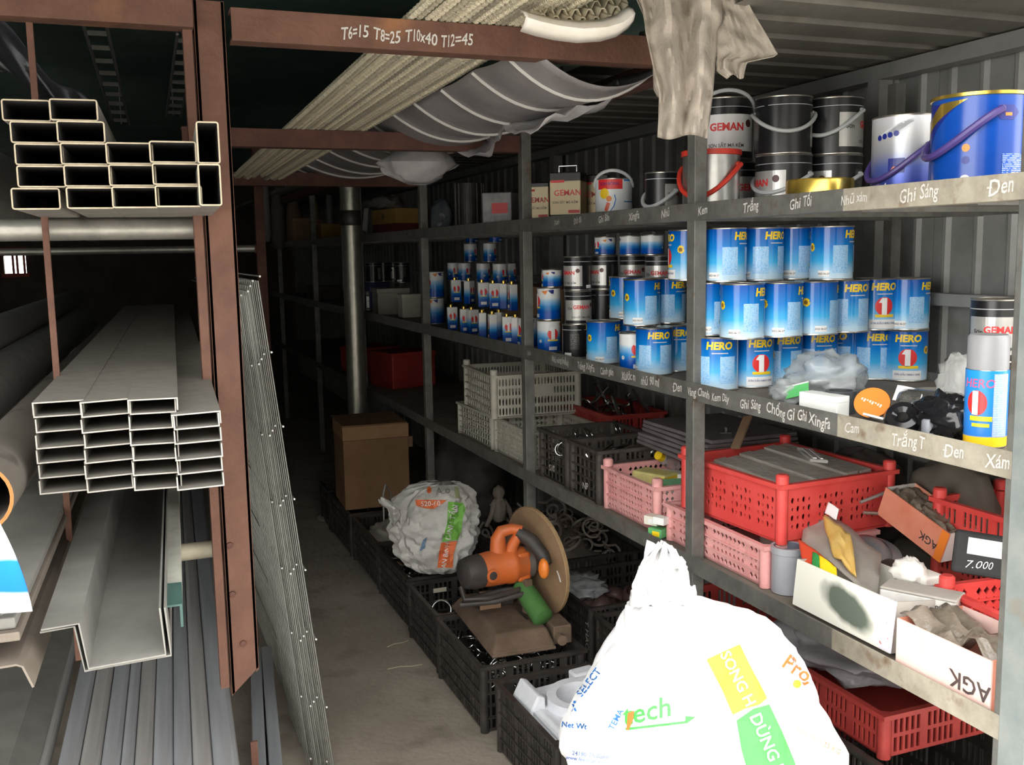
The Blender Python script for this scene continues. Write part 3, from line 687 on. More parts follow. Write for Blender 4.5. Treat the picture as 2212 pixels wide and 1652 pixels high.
def tpl_one(r=.039, h=.108, key='one'):
    root = thing('paint_can', 'x', 'paint can'); can_body(root, r, h)
    lb = sleeve(r+.0004, .004, h-.004).build('label', ramp_mat('white_blue_label_'+key, [(0,(.0,.06,.36)),(.30,(.0,.08,.42)),(.44,(.02,.24,.62)),(.58,(.30,.55,.78)),(.66,(.75,.78,.80)),(1,(.80,.80,.80))], .25, h*1.15, .12), root, True); q, q2 = r+.0009, r+.0014
    f = h/.128
    decal('red_disc', wrap_geo(disc_geo(0,0,.0225*f), q, 0, .074*f), REDK, lb)
    decal('white_numeral', wrap_geo(join_geo([rect_geo(-.008*f,.008*f,-.024*f,.028*f), poly_geo([(-.016*f,.014*f),(-.008*f,.028*f),(-.008*f,.011*f)])]), q2, 0, .075*f), WHITE, lb)
    decal('yellow_banner', wrap_geo(rect_geo(-.022*f,.022*f,-.003*f,.003*f), q2, 0, .050*f), YEL, lb)
    decal('white_foot', wrap_geo(rect_geo(-.017*f,.017*f,-.007*f,.007*f), q2, 0, .018*f), WTXT, lb)
    decal('orange_corner', wrap_geo(poly_geo([(-.004,0),(.022*f,.004*f),(.012*f,-.014*f)]), q, .75, h-.012), ORNG, lb)
    decal('dark_swirl', wrap_geo(poly_geo([(-.006,.002),(.018*f,.005*f),(.016*f,-.012*f),(.006*f,-.010*f)]), q, 1.35, h-.011), NAVY, lb)
    decal('round_mark', wrap_geo(disc_geo(0,0,.007*f,12), q, -1.15, .046*f), GRYT, lb)
    return root
def tpl_geman(r=.042, h=.106, big=False, white=False):
    root = thing('paint_can', 'x', 'paint can'); can_body(root, r, h, TIN, GOLD if big else TIN); f = h/.125;     lb = sleeve(r+.0004, .004, h-.004).build('label', BLK, root, True); q, q2 = r+.0009, r+.0014
    decal('silver_panel', wrap_geo(rect_geo(-r*1.35,r*1.35,-.040*f,.034*f), q, 0, .056*f), WHITE if white else SILV, lb)
    decal('name_print', wrap_geo(text_geo('GEMAN', .019*f if not big else .021*f, 0, 0, .035), q2, .12, .064*f), REDK, lb)
    decal('small_name', wrap_geo(text_geo('Sơn', .014*f), q2, -.80 if not big else -.92, .060*f), BLK, lb)
    decal('foot_print', wrap_geo(text_geo('SƠN SẮT MẠ KẼM', .0095*f), q2, .1, .027*f), BLK, lb)
    decal('round_mark', wrap_geo(disc_geo(0,0,.008*f,14), q2, .98, .072*f), mat('mark_maroon', (.10,.03,.03), .4), lb)
    decal('grey_line', wrap_geo(rect_geo(-r*3.1,r*3.1,-.0008,.0008), q, 0, h-.020*f), GRYT, lb)
    decal('text_block', wrap_geo(rect_geo(-.018*f,.018*f,-.03*f,.03*f), q, math.pi*.8, h*.5), lines_mat('black_text_block', (.02,.02,.022), (.13,.13,.12), 300), lb)
    decal('code_tag', wrap_geo(rect_geo(-.016*f,.016*f,-.006*f,.006*f), q2, math.pi*.62, .014*f), WHITE, lb)
    return root
def bail(root, r, z, up_ang, m, rr=.004, lr=1.02, face=0.0):   # plastic bail handle swung to up_ang (0 = hanging at front -Y side)
    pts = []
    for k in range(21):
        a = math.pi*k/20
        x = -r*lr*math.cos(a); d = r*1.12*math.sin(a)
        pts.append((x, -d*math.cos(up_ang)-.004, z+d*math.sin(up_ang)) if up_ang > 0 else (-(r+rr)*1.03*math.cos(a), -(r+rr)*1.03*math.sin(a), z-r*1.35*math.sin(-up_ang)*math.sin(a)**1.3))
    MB().tube(pts, rr, 8).build('bail_handle', m, root, True).rotation_euler = (0,0,face)
    for s in (-1, 1): MB().lathe([(0,-.003),(.007,-.002),(.007,.003),(0,.004)], 12, Matrix.Translation((s*r*lr,0,z)) @ Matrix.Rotation(R(90),4,'Y')).build('handle_ear', m, root, True).rotation_euler = (0,0,face)
MILK = mat('milky_plastic', (.55,.57,.58), .45)
PURP = mat('purple_plastic', (.07,.045,.20), .4); REDH = mat('red_handle', (.70,.05,.03), .4)
def tpl_silver(r=.07, h=.15):
    root = thing('paint_bucket', 'x', 'paint bucket'); can_body(root, r, h, mat('scuffed_tin', (.5,.5,.49), .3, .9, (.62,.62,.6), 12, 1, .05, 40, (.2,.18,.16), 16, .64, .72), REDK)
    MB().lathe([(r+.0005,h-.012),(r+.0035,h-.011),(r+.0035,h+.001),(r-.004,h+.002),(r-.01,h-.001)], 36, cap=False).build('red_lid_rim', REDH, root, True)
    return root
def tpl_bluebig(r=.077, h=.165):
    root = thing('paint_bucket', 'x', 'paint bucket'); can_body(root, r, h, TIN, GOLD)
    MB().lathe([(r+.0006,h-.006),(r+.003,h-.005),(r+.003,h+.0005),(r-.004,h+.001)], 36, cap=False).build('gold_rim', GOLD, root, True)
    lb = sleeve(r+.0005, .003, h-.005).build('label', mat('deep_blue_label', (.004,.050,.30), .22, 0, (.004,.062,.36), 4, 1), root, True); q, q2 = r+.001, r+.0015
    decal('navy_sash', wrap_geo(poly_geo([(-.07,.0),(-.07,.075),(.01,.075),(-.045,.03)]), q, -.35, h-.088), NAVY, lb)
    decal('gold_sash', wrap_geo(poly_geo([(-.07,.045),(-.03,.075),(.02,.078),(-.07,.028)]), q2, -.35, h-.088), GOLD, lb)
    decal('dark_badge', wrap_geo(disc_geo(0,0,.022,6,.014), q, .72, h-.035), NAVY, lb)
    decal('badge_mark', wrap_geo(rect_geo(-.006,.006,-.0025,.0025), q2, .74, h-.038), ORNG, lb)
    for z, m_ in ((.075, ORNG), (.055, NAVY)): decal('round_icon', wrap_geo(disc_geo(0,0,.0065,14), q, -.1, z), m_, lb)
    decal('stamp', wrap_geo(disc_geo(0,0,.009,16), q, -.1, .022), GRYT, lb)
    decal('address_print', wrap_geo(rect_geo(-.022,.022,-.018,.018), q, .92, .045), lines_mat('blue_text_block', (.005,.08,.45), (.35,.42,.6), 300), lb)
    return root
def tpl_bluesilver(r=.066, h=.165):
    root = thing('paint_bucket', 'x', 'paint bucket'); can_body(root, r, h, TIN, TIN)
    lb = sleeve(r+.0005, .003, h-.003).build('label', ramp_mat('silver_blue_label', [(0,(.02,.03,.22)),(.25,(.03,.05,.30)),(.45,(.10,.14,.42)),(.62,(.35,.36,.40)),(.8,(.5,.5,.5)),(1,(.62,.62,.66))], .28, h, .1, .3), root, True); q, q2 = r+.001, r+.0015
    for k in range(4): 
        decal('pipe_picture', wrap_geo(poly_geo([(-.03+.012*k,-.012),(-.022+.012*k,-.016),(.03+.008*k,.012),(.022+.008*k,.016)]), q, -.55, h-.028+.002*k), GRYT, lb)
        decal('pipe_mouth', wrap_geo(disc_geo(-.026+.012*k,-.014,.0055,12), q2, -.55, h-.028+.002*k), NAVY, lb)
    decal('name_print', wrap_geo(text_geo('SẮT MẠ KẼM', .0125), q, -.30, .026), WHITE, lb)
    decal('emblem', wrap_geo(rect_geo(-.016,.016,-.014,.014), q, -.38, .068), NAVY, lb)
    decal('emblem_mark', wrap_geo(poly_geo([(-.012,-.004),(.004,-.004),(.008,.004),(-.006,.004)]), q2, -.38, .062), ORNG, lb)
    decal('dark_band', wrap_geo(rect_geo(-.011,.011,-.066,.066), q, .72, h/2), mat('ink_blue', (.01,.012,.05), .3), lb)
    for k, m_ in ((0, WHITE), (1, ORNG), (2, ORNG)): decal('drop_icon', wrap_geo(disc_geo(0,0,.0045,10,.0065), q2, .72, .1-.03*k), m_, lb)
    return root
def tpl_egg(r=.054, h=.12):
    root = thing('paint_bucket', 'x', 'paint bucket'); can_body(root, r, h, TIN, GOLD)
    lb = sleeve(r+.0005, .003, h-.003).build('label', mat('pale_label', (.72,.76,.78), .3), root, True); q, q2 = r+.001, r+.0016
    decal('red_top', wrap_geo(rect_geo(-.055,.022,-.014,.014), q, -.18, h-.018), REDK, lb)
    decal('top_print', wrap_geo(text_geo('SƠN BÓNG', .0115), q2, -.5, h-.017), NAVY, lb)
    decal('blue_line', wrap_geo(rect_geo(-.03,.03,-.0022,.0022), q, .85, h-.007), mat('print_blue', (.02,.18,.55), .35), lb)
    decal('blue_line', wrap_geo(rect_geo(-.03,.03,-.0016,.0016), q, .85, .052), _mats['print_blue'], lb)
    decal('yellow_blob', wrap_geo(disc_geo(-.003,.01,.015,20), q, -.72, .066), YEL, lb)
    decal('orange_blob', wrap_geo(disc_geo(.012,-.001,.0085,16), q2, -.72, .062), ORNG, lb)
    decal('red_splash', wrap_geo(poly_geo([(-.008,-.026),(.0,-.004),(.010,-.008),(.006,-.022),(0,-.036)]), q, -.62, .056), mat('print_vermilion', (.72,.09,.03), .35), lb)
    decal('thin_swirl', wrap_geo(poly_geo([(.024,.010),(.0275,-.004),(.022,-.024),(.008,-.040),(.007,-.038),(.019,-.023),(.0245,-.004),(.021,.010)]), q2, -.62, .062), _mats['print_blue'], lb)
    return root
TPLF = {'geman_m': lambda: tpl_geman(.047, .125), 'hero': tpl_hero, 'one': tpl_one, 'one_s': lambda: tpl_one(.030, .088, 'ones'), 'one_l': lambda: tpl_one(.044, .124, 'onel'), 'one_xs': lambda: tpl_one(.033, .060, 'onexs'), 'geman': tpl_geman, 'geman_big': lambda: tpl_geman(.070, .155, True, True), 'black_big': lambda: tpl_geman(.068, .138, True), 'silver': tpl_silver, 'bluebig': tpl_bluebig, 'bluesilver': tpl_bluesilver, 'egg': tpl_egg, 'dark_small': lambda: tpl_geman(.044, .115, True)}
PLACED = []
RAD = {'hero': (.05,.128), 'one': (.039,.108), 'one_s': (.03,.088), 'one_l': (.044,.124), 'one_xs': (.033,.06), 'geman': (.042,.106), 'geman_m': (.047,.125), 'geman_big': (.07,.155), 'black_big': (.068,.138), 'silver': (.07,.15), 'bluebig': (.077,.165), 'bluesilver': (.066,.165), 'egg': (.054,.12), 'dark_small': (.044,.115), 'tin': (.021,.112)}
def can(kind, px, X, z, label, group, rot=0.0, tilt=0.0):
    """kind, picture column, rack depth X, height z; rot turns the label away from the viewer"""
    if kind not in TPL: TPL[kind] = TPLF[kind](); o = TPL[kind]; 
    else: o = copy_tree(TPL[kind])
    rad, hh = RAD[kind]; X0 = X
    def solve(X):
        lo, hi = .8, 11
        for _ in range(40):
            mid = (lo+hi)/2; q = Vector((X, mid, z+.05))-CP; x = W/2+F*q.dot(RT)/q.dot(FWD)
            if x > px: lo = mid
            else: hi = mid
        return lo
    lo = solve(X)
    def hit(X, Y): return any(z < c[2]+c[4]-.001 and c[2] < z+hh-.001 and math.hypot(X-c[0], Y-c[1]) < rad+c[3]+.0035 for c in PLACED)
    for q_ in range(30):
        if not hit(X, lo) or X > 1.84-rad*.2: break
        X += .004; lo = solve(X)
    if hit(X, lo): X = X0; lo = solve(X)
    PLACED.append((X, lo, z, rad, hh))
    ang = math.atan2(-lo, -X)   # direction towards the viewer
    place(o, (X, lo, z), ang+rot, label, group, tilt, 0)
    return o
G = 'blue one-litre cans stacked on the middle shelf'
PIR = math.pi
# stack right of the second post: (px, X, rot)
st = [('bottom', [(1549,1.335,PIR*.97),(1626,1.375,.42),(1688,1.52,-PIR*.93),(1764,1.62,-PIR*.95),(1826,1.705,PIR*.75),(1887,1.79,-PIR*.97),(1957,1.835,.08)]),
      ('second', [(1531,1.335,-PIR*.60),(1603,1.345,-PIR*.66),(1686,1.45,-PIR*.58),(1762,1.55,-PIR*.47),(1829,1.64,-PIR*.90),(1892,1.735,.40),(1961,1.83,-PIR*.66)]),
      ('top', [(1487,1.36,-PIR*.45),(1566,1.36,-PIR*.72),(1646,1.45,-PIR*.82),(1716,1.55,-PIR*.62),(1796,1.60,-PIR*.66)])]
for k, (rn, row) in enumerate(st):
    for j, (px, X, rot) in enumerate(row):
        can('hero', px, X, ZM+k*(CHH+.0005), f'blue paint can, {ORD[j]} from the post, in the {rn} row of the right-hand stack', G, rot)
G2 = 'blue one-litre cans left of the second post'
for (px, X, lev, rot, lab) in ((1413,1.345,0,-PIR*.97,'blue paint can at the shelf front left of the post, yellow name facing out'),
    (1303,1.345,0,-PIR*.62,'blue paint can with sun badge beside the black cans on the middle shelf'), (1362,1.43,0,-PIR*.62,'blue paint can half hidden behind the front cans left of the post'), (1462,1.43,0,PIR,'dark blue can in shade just behind the second post'),
    (1386,1.35,1,-PIR*.62,'blue paint can on the upper layer with a badge, left of the post'), (1443,1.385,1,-PIR*.80,'blue paint can on the upper layer next to the second post'), (1352,1.44,1,-PIR*.60,'blue paint can peeping out behind the upper layer'), (1409,1.46,3,-.5,'blue can topmost of the stack left of the post')):
    can('hero', px, X, ZM+lev*(CHH+.0005), lab, G2, rot) if lev < 3 else can('one_xs', px, X, ZM+3*.1065, 'small blue can topmost of the stack left of the post', 'tiny cans on the black cans', 2.2)
can('one', 1368, 1.33, ZM, 'white and blue can with red numeral squeezed between blue cans', 'white and blue cans', .35)
can('one_xs', 1307, 1.45, ZM+3*.1065, 'white can with red numeral on top of the black cans', 'tiny cans on the black cans', -.9)
can('one_xs', 1362, 1.46, ZM+3*.1065, 'small pale can on the top layer left of the post', 'tiny cans on the black cans', 3.6)
G3 = 'black and silver cans of the middle shelf'
for (px, X, lev, rot, lab) in ((1244,1.345,0,-2.6,'black can at the shelf edge, bottom of the black column'),(1249,1.345,1,.15,'black and silver can with red name, middle of the black column'),(1247,1.345,2,-.95,'black and silver can topmost of the black column'),
    (1303,1.44,1,2.7,'all black can behind the middle of the black column'),(1306,1.44,2,-1.2,'black and silver can on the second black column, upper'),
    (1368,1.46,2,-.2,'black and silver can above the blue cans, leftmost of three'),(1425,1.48,2,-.1,'black and silver can above the blue cans, middle of three'),(1477,1.49,2,.1,'black and silver can above the blue cans, next to the post')):
    can('geman', px, X, ZM+lev*(.1065), lab, G3, rot)
G4 = 'white and blue cans of the left-hand stacks'
for (px, X, lev, rot, lab) in ((1186,1.335,0,.35,'white and blue can with red numeral at the foot of the tall pair'),(1186,1.335,1,-1.3,'white and blue can stacked on the red numeral can'),(940,1.40,0,-1.4,'white and blue can next to the third post, lower'),(939,1.40,1,-.9,'white and blue can next to the third post, upper'),(1142,1.34,0,-1.2,'white and blue can half behind the second slim post')):
    can('one' if px > 1000 else 'one_l', px, X, ZM+lev*(.1085 if px > 1000 else .1245), lab, G4, rot)
can('one_xs', 1192, 1.34, ZM+2*.1085, 'small white and blue can topmost of the tall pair', 'small white and blue cans', -1.3)
# small rectangular tins with screw caps
def tin_tpl():
    root = thing('paint_tin', 'x', 'paint tin'); w, d, h = .044, .03, .10
    MB().box(-w/2, w/2, -d/2, d/2, 0, h).build('tin_body', ramp_mat('tin_label', [(0,(.0,.05,.34)),(.30,(.0,.08,.42)),(.42,(.03,.28,.66)),(.56,(.40,.6,.8)),(.66,(.78,.78,.78)),(1,(.82,.82,.8))], .25, .115, .10), root, bevel=.003)
    MB().lathe([(0,0),(.009,0),(.009,.010),(.007,.012),(0,.012)], 14, Matrix.Translation((-.005,0,h))).build('cap', GOLD, root, True)
    M = frame((0,-d/2-.0006,.062), (1,0,0), (0,0,1))
    decal('red_disc', flat_geo(disc_geo(0,0,.0145,18), M), REDK, root); M2 = frame((0,-d/2-.001,.062), (1,0,0), (0,0,1))
    decal('white_numeral', flat_geo(join_geo([rect_geo(-.004,.004,-.017,.017), poly_geo([(-.009,.008),(-.004,.017),(-.004,.007)])]), M2), WHITE, root)
    decal('yellow_banner', flat_geo(rect_geo(-.014,.014,-.019,-.015), M2), YEL, root); decal('white_foot', flat_geo(rect_geo(-.012,.012,-.052,-.040), M2), WHITE, root)
    return root
TPLF['tin'] = tin_tpl
G5 = 'small white and blue paint tins'
tins = [(1098,1.325,0,.1),(1114,1.335,0,1.5),(1079,1.39,0,1.3),(1064,1.325,0,-1.4),(1042,1.325,0,-1.5),(1021,1.36,0,.5),(1005,1.35,0,.15),(977,1.35,0,.15),
        (1044,1.39,1,.1),(1068,1.39,1,.15),(1089,1.41,1,1.4),(1107,1.40,1,-1.3),(1014,1.42,1,1.0),(985,1.42,1,.2),
        (1044,1.52,2,1.3),(1003,1.52,2,.8),(1016,1.58,3,1.2),(1058,1.6,3,1.2),(1019,1.64,4,.9),(1070,1.64,4,.9),(980,1.52,2,.4),(1080,1.5,2,.8),(1100,1.52,2,1.2)]
LV = ['shelf', 'second', 'third', 'fourth', 'topmost']
cnt = {}
for (px, X, lev, rot) in sorted(tins, key=lambda q: (q[2], q[0])):
    cnt[lev] = cnt.get(lev, 0)+1
    nm_ = f'small white and blue {"tin" if lev < 2 else "can"}, {ORD[cnt[lev]-1]} from left in the {LV[lev]} layer of the tin pile'
    if lev < 2: can('tin', px, X, ZM+lev*.1125, nm_, G5, rot+PIR/2, tilt=0)
    else: can('one_s', px, X, ZM+.2005+(lev-2)*.0885, nm_, 'small white and blue cans', rot)
# carton behind the tins
o = MB().box(-.09,.09,-.30,.30,0,.2).build('carton', CARD_D, None, bevel=.003); o.location = (1.59, 3.62, ZM); tag(o, 'dim carton carrying the upper layers of small tins', 'carton')
# ------------------------------------------------------------------ top shelf
GT = 'large cans on the top shelf'
F0 = PIR/2
def bk(kind, px, X, z, lab, rot, hz, up, m_, rr, face, rad):
    o = can(kind, px, X, z, lab, GT, rot); bail(o, rad, hz, up, m_, rr, face=F0-rot+face); return o
bk('bluebig', 2112, 1.40, ZT, 'large bright blue paint bucket with gold rim and purple handle, by the right column', -.15, .135, -.75, PURP, .0065, -1.15, .077)
bk('bluesilver', 1957, 1.47, ZT, 'blue and silver bucket printed with pipes, beside the bright blue bucket', .1, .105, -.8, PURP, .0055, -.95, .066)
H1 = .1385
bk('black_big', 1692, 1.55, ZT, 'lower black bucket left of the gold lid on the top shelf', -1.25, .090, -.5, MILK, .005, -.5, .068)
bk('black_big', 1800, 1.60, ZT, 'lower black bucket behind the gold lid', -1.4, .090, -.5, MILK, .005, -.5, .068)
bk('black_big', 1692, 1.55, ZT+H1, 'upper black bucket of the left pair', 2.5, .100, -.55, MILK, .005, .15, .068)
bk('black_big', 1802, 1.60, ZT+H1, 'upper black bucket of the right pair', 1.5, .105, -.7, MILK, .005, -.45, .068)
can('black_big', 1590, 1.56, ZT, 'black bucket in shade behind the silver bucket', GT, .5)
bk('geman_big', 1566, 1.49, ZT+H1, 'white labelled bucket with red name, raised behind the red-lidded silver bucket', -.05, .125, .62, MILK, .0052, .1, .070)
bk('silver', 1536, 1.375, ZT, 'scuffed silver bucket with red lid and red handle behind the second post', 0, .115, -.95, REDH, .006, -.45, .070)
bk('egg', 1326, 1.365, ZT, 'white bucket with red band and yellow splash on the top shelf', .25, .10, .75, MILK, .005, -.1, .054)
bk('dark_small', 1430, 1.36, ZT+.001, 'dark can with milky handle left of the second post, top shelf', 1.5, .065, -.75, MILK, .0055, -.7, .044)
# gold lid on the shelf edge
def on(px, X, z):
    lo, hi = .8, 11
    for _ in range(40):
        mid = (lo+hi)/2; q = Vector((X, mid, z))-CP; x = W/2+F*q.dot(RT)/q.dot(FWD)
        if x > px: lo = mid
        else: hi = mid
    return Vector((X, lo, z))
t = thing('bucket_lid', 'shiny gold bucket lid lying at the edge of the top shelf', 'lid', on(1770, 1.36, ZT))
MB().lathe([(.066,0),(.068,.002),(.068,.048),(.066,.052),(.060,.051),(.058,.044),(0,.044)], 40).build('lid_shell', GOLD, t, True)
# gold and black rectangular tins
def gtin(px, X, rz, lab, s=1.0, handle=True):
    t = thing('rectangular_tin', lab, 'paint tin', on(px, X, ZT), rz, 'rectangular tins on the top shelf'); w, d, h = .105*s, .075*s, .165*s
    MB().box(-w/2, w/2, -d/2, d/2, 0, h).build('tin_body', ramp_mat('gold_label', [(0,(.015,.013,.012)),(.19,(.015,.013,.012)),(.20,(.36,.29,.17)),(.84,(.33,.27,.16)),(.85,(.02,.018,.016)),(1,(.02,.018,.016))], .25, .165, 0, .35), t, bevel=.003)
    for (nx, ny, wd_) in ((0,-1,w), (-1,0,d)):
        M = frame((nx*(w/2+.0008), ny*(d/2+.0008), 0), (1,0,0) if ny else (0,-1,0), (0,0,1)); k = wd_/.105
        decal('name_print', flat_geo(move_geo(text_geo('GEMAN', .026), .008, h*.60, 0, k, 1), M), REDK, t)
        decal('red_patch', flat_geo(rect_geo(-wd_*.45, -wd_*.02, h*.80, h*.85), M), REDK, t)
        decal('small_name', flat_geo(move_geo(text_geo('SƠN SẮT MẠ KẼM', .0105), 0, h*.42, 0, k, 1), M), BLK, t)
        decal('red_tab', flat_geo(rect_geo(wd_*.1, wd_*.45, h*.215, h*.275), M), REDK, t)
    if handle: MB().tube([(-.03,0,h), (-.03,0,h+.022), (.03,0,h+.022), (.03,0,h)], .0022, 6).build('wire_handle', CHROME, t)
    return t
gtin(1228, 1.40, R(-40), 'gold and black rectangular tin with red name, larger of the pair', 1.02)
gtin(1164, 1.42, R(-40), 'gold and black rectangular tin with red name, left of the larger one', .94, False)
gtin(1284, 1.52, R(-35), 'rectangular tin with a red top half hidden behind the white bucket', 1.0, False)
t = thing('rectangular_tin', 'wrapped grey tin with a red patch left of the slim post', 'paint tin', on(1082, 1.40, ZT), R(-40), 'rectangular tins on the top shelf')
MB().box(-.06,.06,-.045,.045,0,.14).build('tin_body', mat('wrapped_grey', (.24,.23,.24), .3, 0, (.34,.33,.33), 20, 1, .4, 30), t, bevel=.004)
decal('red_patch', flat_geo(rect_geo(-.02,.045,.06,.10), frame((0,-.0458,0), (1,0,0), (0,0,1))), REDK, t)
t = thing('sheet_roll', 'black corrugated roll standing between wrapped parcels on the top shelf', 'roll', on(1015, 1.45, ZT))
MB().lathe([(0,0),(.062,0),(.062,.21),(0,.21)], 20).build('roll', BLACKP, t, True); m = MB()
for k in range(14): m.tube([(.063*math.cos(k*.45),.063*math.sin(k*.45),.002),(.063*math.cos(k*.45),.063*math.sin(k*.45),.21)], .004, 5)
m.build('rib', BLACKP, t)
def blob(name, loc, rx, ry, rz_, m_, label, cat, seed=0, amp=.25, nu=26, nv=16, par=None, smooth=True, flat=.9, solid=0, group=None, freq=3.0):
    m = MB()
    def fn(u, v):
        a = u*2*math.pi; b = math.pi*v; n = Vector((math.cos(a)*math.sin(b), math.sin(a)*math.sin(b), -math.cos(b)))
        k = 1+amp*mnoise.noise(n*freq+Vector((seed*7.3, seed, 0)))+amp*.5*mnoise.noise(n*freq*2.7+Vector((seed, 3, seed*2)))
        p = n*k; return Vector((p.x*rx, p.y*ry, max(p.z*rz_, -rz_*flat)))
    m.grid(nu, nv, fn); o = m.build(name, m_, par, smooth, solid=solid, sharp=False); o.location = Vector(loc)+Vector((0,0,rz_*flat)) if not par else loc
    if label: tag(o, label, cat, group)
    return o
blob('wrapped_parcel', on(955, 1.42, ZT), .05, .07, .085, mat('blue_wrap', (.12,.17,.22), .25, 0, (.25,.27,.26), 10, 1, .6, 20), 'shiny plastic wrapped parcel with a blue base on the top shelf', 'parcel', 3, .18)
t = thing('carton', 'open yellow-brown carton on the top shelf near the galvanised pole', 'carton', on(862, 1.47, ZT), R(8))
MB().box(-.09,.09,-.17,.17,.075,.155).build('carton_body', mat('yellow_carton', (.42,.25,.07), .85, 0, (.48,.30,.10), 8, 1), t, bevel=.003); MB().box(-.088,.088,-.168,.168,0,.0745).build('red_tray', mat('dark_red_card', (.16,.03,.025), .7), t)
decal('print', flat_geo(text_geo('84', .04), frame((-.0908, 0, .115), (0,-1,0), (0,0,1))), BLK, t)
m = MB(); m.grid(10, 8, lambda u, v: (-.11-.03*v+.01*math.sin(9*u), .17+.06*u-.03*v, .17-.15*v*(1-.4*u)))
m.build('torn_flap', mat('pale_wrap', (.40,.38,.33), .6), t, True, solid=.001)
blob('wrapped_parcel', on(835, 1.5, ZT+.156), .10, .14, .05, _mats['dusty_plastic_wrap'], 'dusty crumpled wrap heaped on the yellow-brown carton', 'plastic wrap', 5, .3)
# far dim shelf goods
for i, (px, X, z, w, h, mm, lab) in enumerate(((845,1.42,ZM,.09,.14,DUSTYP,'pale sack on the middle shelf beyond the third post'),(885,1.42,ZM,.05,.12,WHITEP,'pale carton next to the third post on the middle shelf'),(815,1.45,ZM,.06,.16,mat('navy_box', (.03,.04,.12), .5),'navy box on the middle shelf beside the pole'),
     (700,1.42,ZM,.10,.10,DARK,'dim box far down the middle shelf'),(715,1.42,ZT,.10,.12,mat('ochre_box', (.35,.22,.05), .7),'ochre packet far down the top shelf'),(655,1.42,ZT,.12,.2,CARD_D,'dim carton far down the top shelf'),(870,1.5,ZB,.14,.2,REDP_D,'dark red bin on the lower shelf beyond the white crates'),(800,1.5,ZB,.14,.16,REDP_D,'second dark red bin deeper on the lower shelf'))):
    t = thing('storage_box', lab, 'box', on(px, X, z), R(-4+3*i))
    MB().box(-w,w,-w,w,0,h).build('box_body', mm, t, bevel=.006); MB().box(-w-.004,w+.004,-w-.004,w+.004,h-.02,h+.004).build('box_lid', mm, t, bevel=.003)
for i, (px, X, lev) in enumerate(((797,1.40,0),(806,1.40,1),(828,1.47,1),(868,1.5,1),(850,1.52,1))):
    can('dark_small', px, X, ZM+(.0 if lev == 0 else .17), f'dim metal can far down the middle shelf, {ORD[i]} from the pole', 'dim cans far down the shelf', 1.0+i)
# galvanised pole
t = thing('galvanised_pole', 'tall galvanised pole standing in the dark aisle', 'pole', (1.16, 5.25, 0))
MB().lathe([(.052,0),(.052,2.28)], 28).build('pole_body', mat('pole_zinc', (.40,.39,.33), .38, .85, (.5,.48,.42), 20, 1, .1, 40), t, True); MB().lathe([(.10,0),(.10,.012),(.06,.012)], 20, cap=True).build('base_plate', GALV_D, t)
MB().lathe([(.0525,0),(.055,.003),(.055,.075),(.0525,.078)], 24, Matrix.Translation((0,0,1.545)), cap=False).build('dark_band', BLACKP, t, True)

# ------------------------------------------------------------------ middle shelf odds and ends
t = thing('spray_can', 'blue spray paint can with grey cap against the right column', 'spray can', on(2126, 1.345, ZM), math.atan2(-1.19, -1.345)); r = .0335
MB().lathe([(0,0),(r-.002,0),(r,.002),(r,.128),(r-.002,.132),(r-.006,.136)], 30).build('can_body', TIN, t, True)
lb = sleeve(r+.0003, .003, .130).build('label', ramp_mat('spray_label', [(0,(.9,.55,.02)),(.155,(.9,.58,.02)),(.17,(.03,.2,.65)),(1,(.02,.26,.72))], .25, .13, .03), t, True)
MB().lathe([(r-.001,.1305),(r-.001,.184),(r-.004,.188),(0,.188)], 30, cap=False).build('cap', mat('grey_cap', (.27,.27,.28), .4), t, True)
decal('name_print', wrap_geo(text_geo('HERO', .02, .1), r+.0008, -.35, .108), mat('print_pink', (.80,.10,.20), .35), lb); decal('red_disc', wrap_geo(disc_geo(0,0,.017,24,.021), r+.0008, -.42, .076), REDK, lb)
decal('white_numeral', wrap_geo(rect_geo(-.005,.005,-.02,.02), r+.0013, -.48, .076), WHITE, lb); decal('yellow_banner', wrap_geo(rect_geo(-.018,.018,-.004,.004), r+.0013, -.2, .050), YEL, lb); decal('yellow_banner', wrap_geo(rect_geo(-.014,.014,-.003,.003), r+.0013, -.2, .039), YEL, lb)
decal('text_block', wrap_geo(rect_geo(-.014,.014,-.05,.055), r+.0008, .75, .07), lines_mat('spray_text', (.30,.42,.75), (.42,.5,.78), 260), lb)
o = can('geman_m', 2150, 1.62, ZM+.105, 'black can with red name behind the spray can', 'black and silver cans of the middle shelf', .1)
o = MB().box(-.06,.06,-.07,.07,0,.104).build('small_carton', BLACKP_D, None, bevel=.004); o.location = on(2140, 1.64, ZM); tag(o, 'dusty black carton under the black can behind the spray can', 'carton')
blob('plastic_bag', on(1785, 1.43, ZM), .085, .075, .058, mat('cloudy_bag', (.40,.44,.46), .2, 0, (.52,.55,.56), 9, 1, .7, 22, alpha=.5, spec=.8), 'cloudy plastic bag of fittings with a green label, middle shelf', 'plastic bag', 2, .35, 40, 26, freq=2.2)
bo = bpy.context.scene.objects[-1] if False else None
blob('plastic_bag', on(1700, 1.335, ZM), .035, .04, .028, _mats['cloudy_bag'], 'small clear bag slumped at the shelf front', 'plastic bag', 8, .35, 30, 18)
P = on(1722, 1.325, ZM+.036); o = MB().box(-.0008,.0008,-.028,.028,-.014,.014).build('paper_label', ramp_mat('green_label', [(0,(.10,.45,.14)),(.38,(.12,.48,.16)),(.42,(.82,.82,.82)),(1,(.82,.82,.82))], .5, .028, 0), None); o.location = P; o.rotation_euler = (R(-18), R(20), R(15)); tag(o, 'white label with a green lower edge on the cloudy bag', 'label')
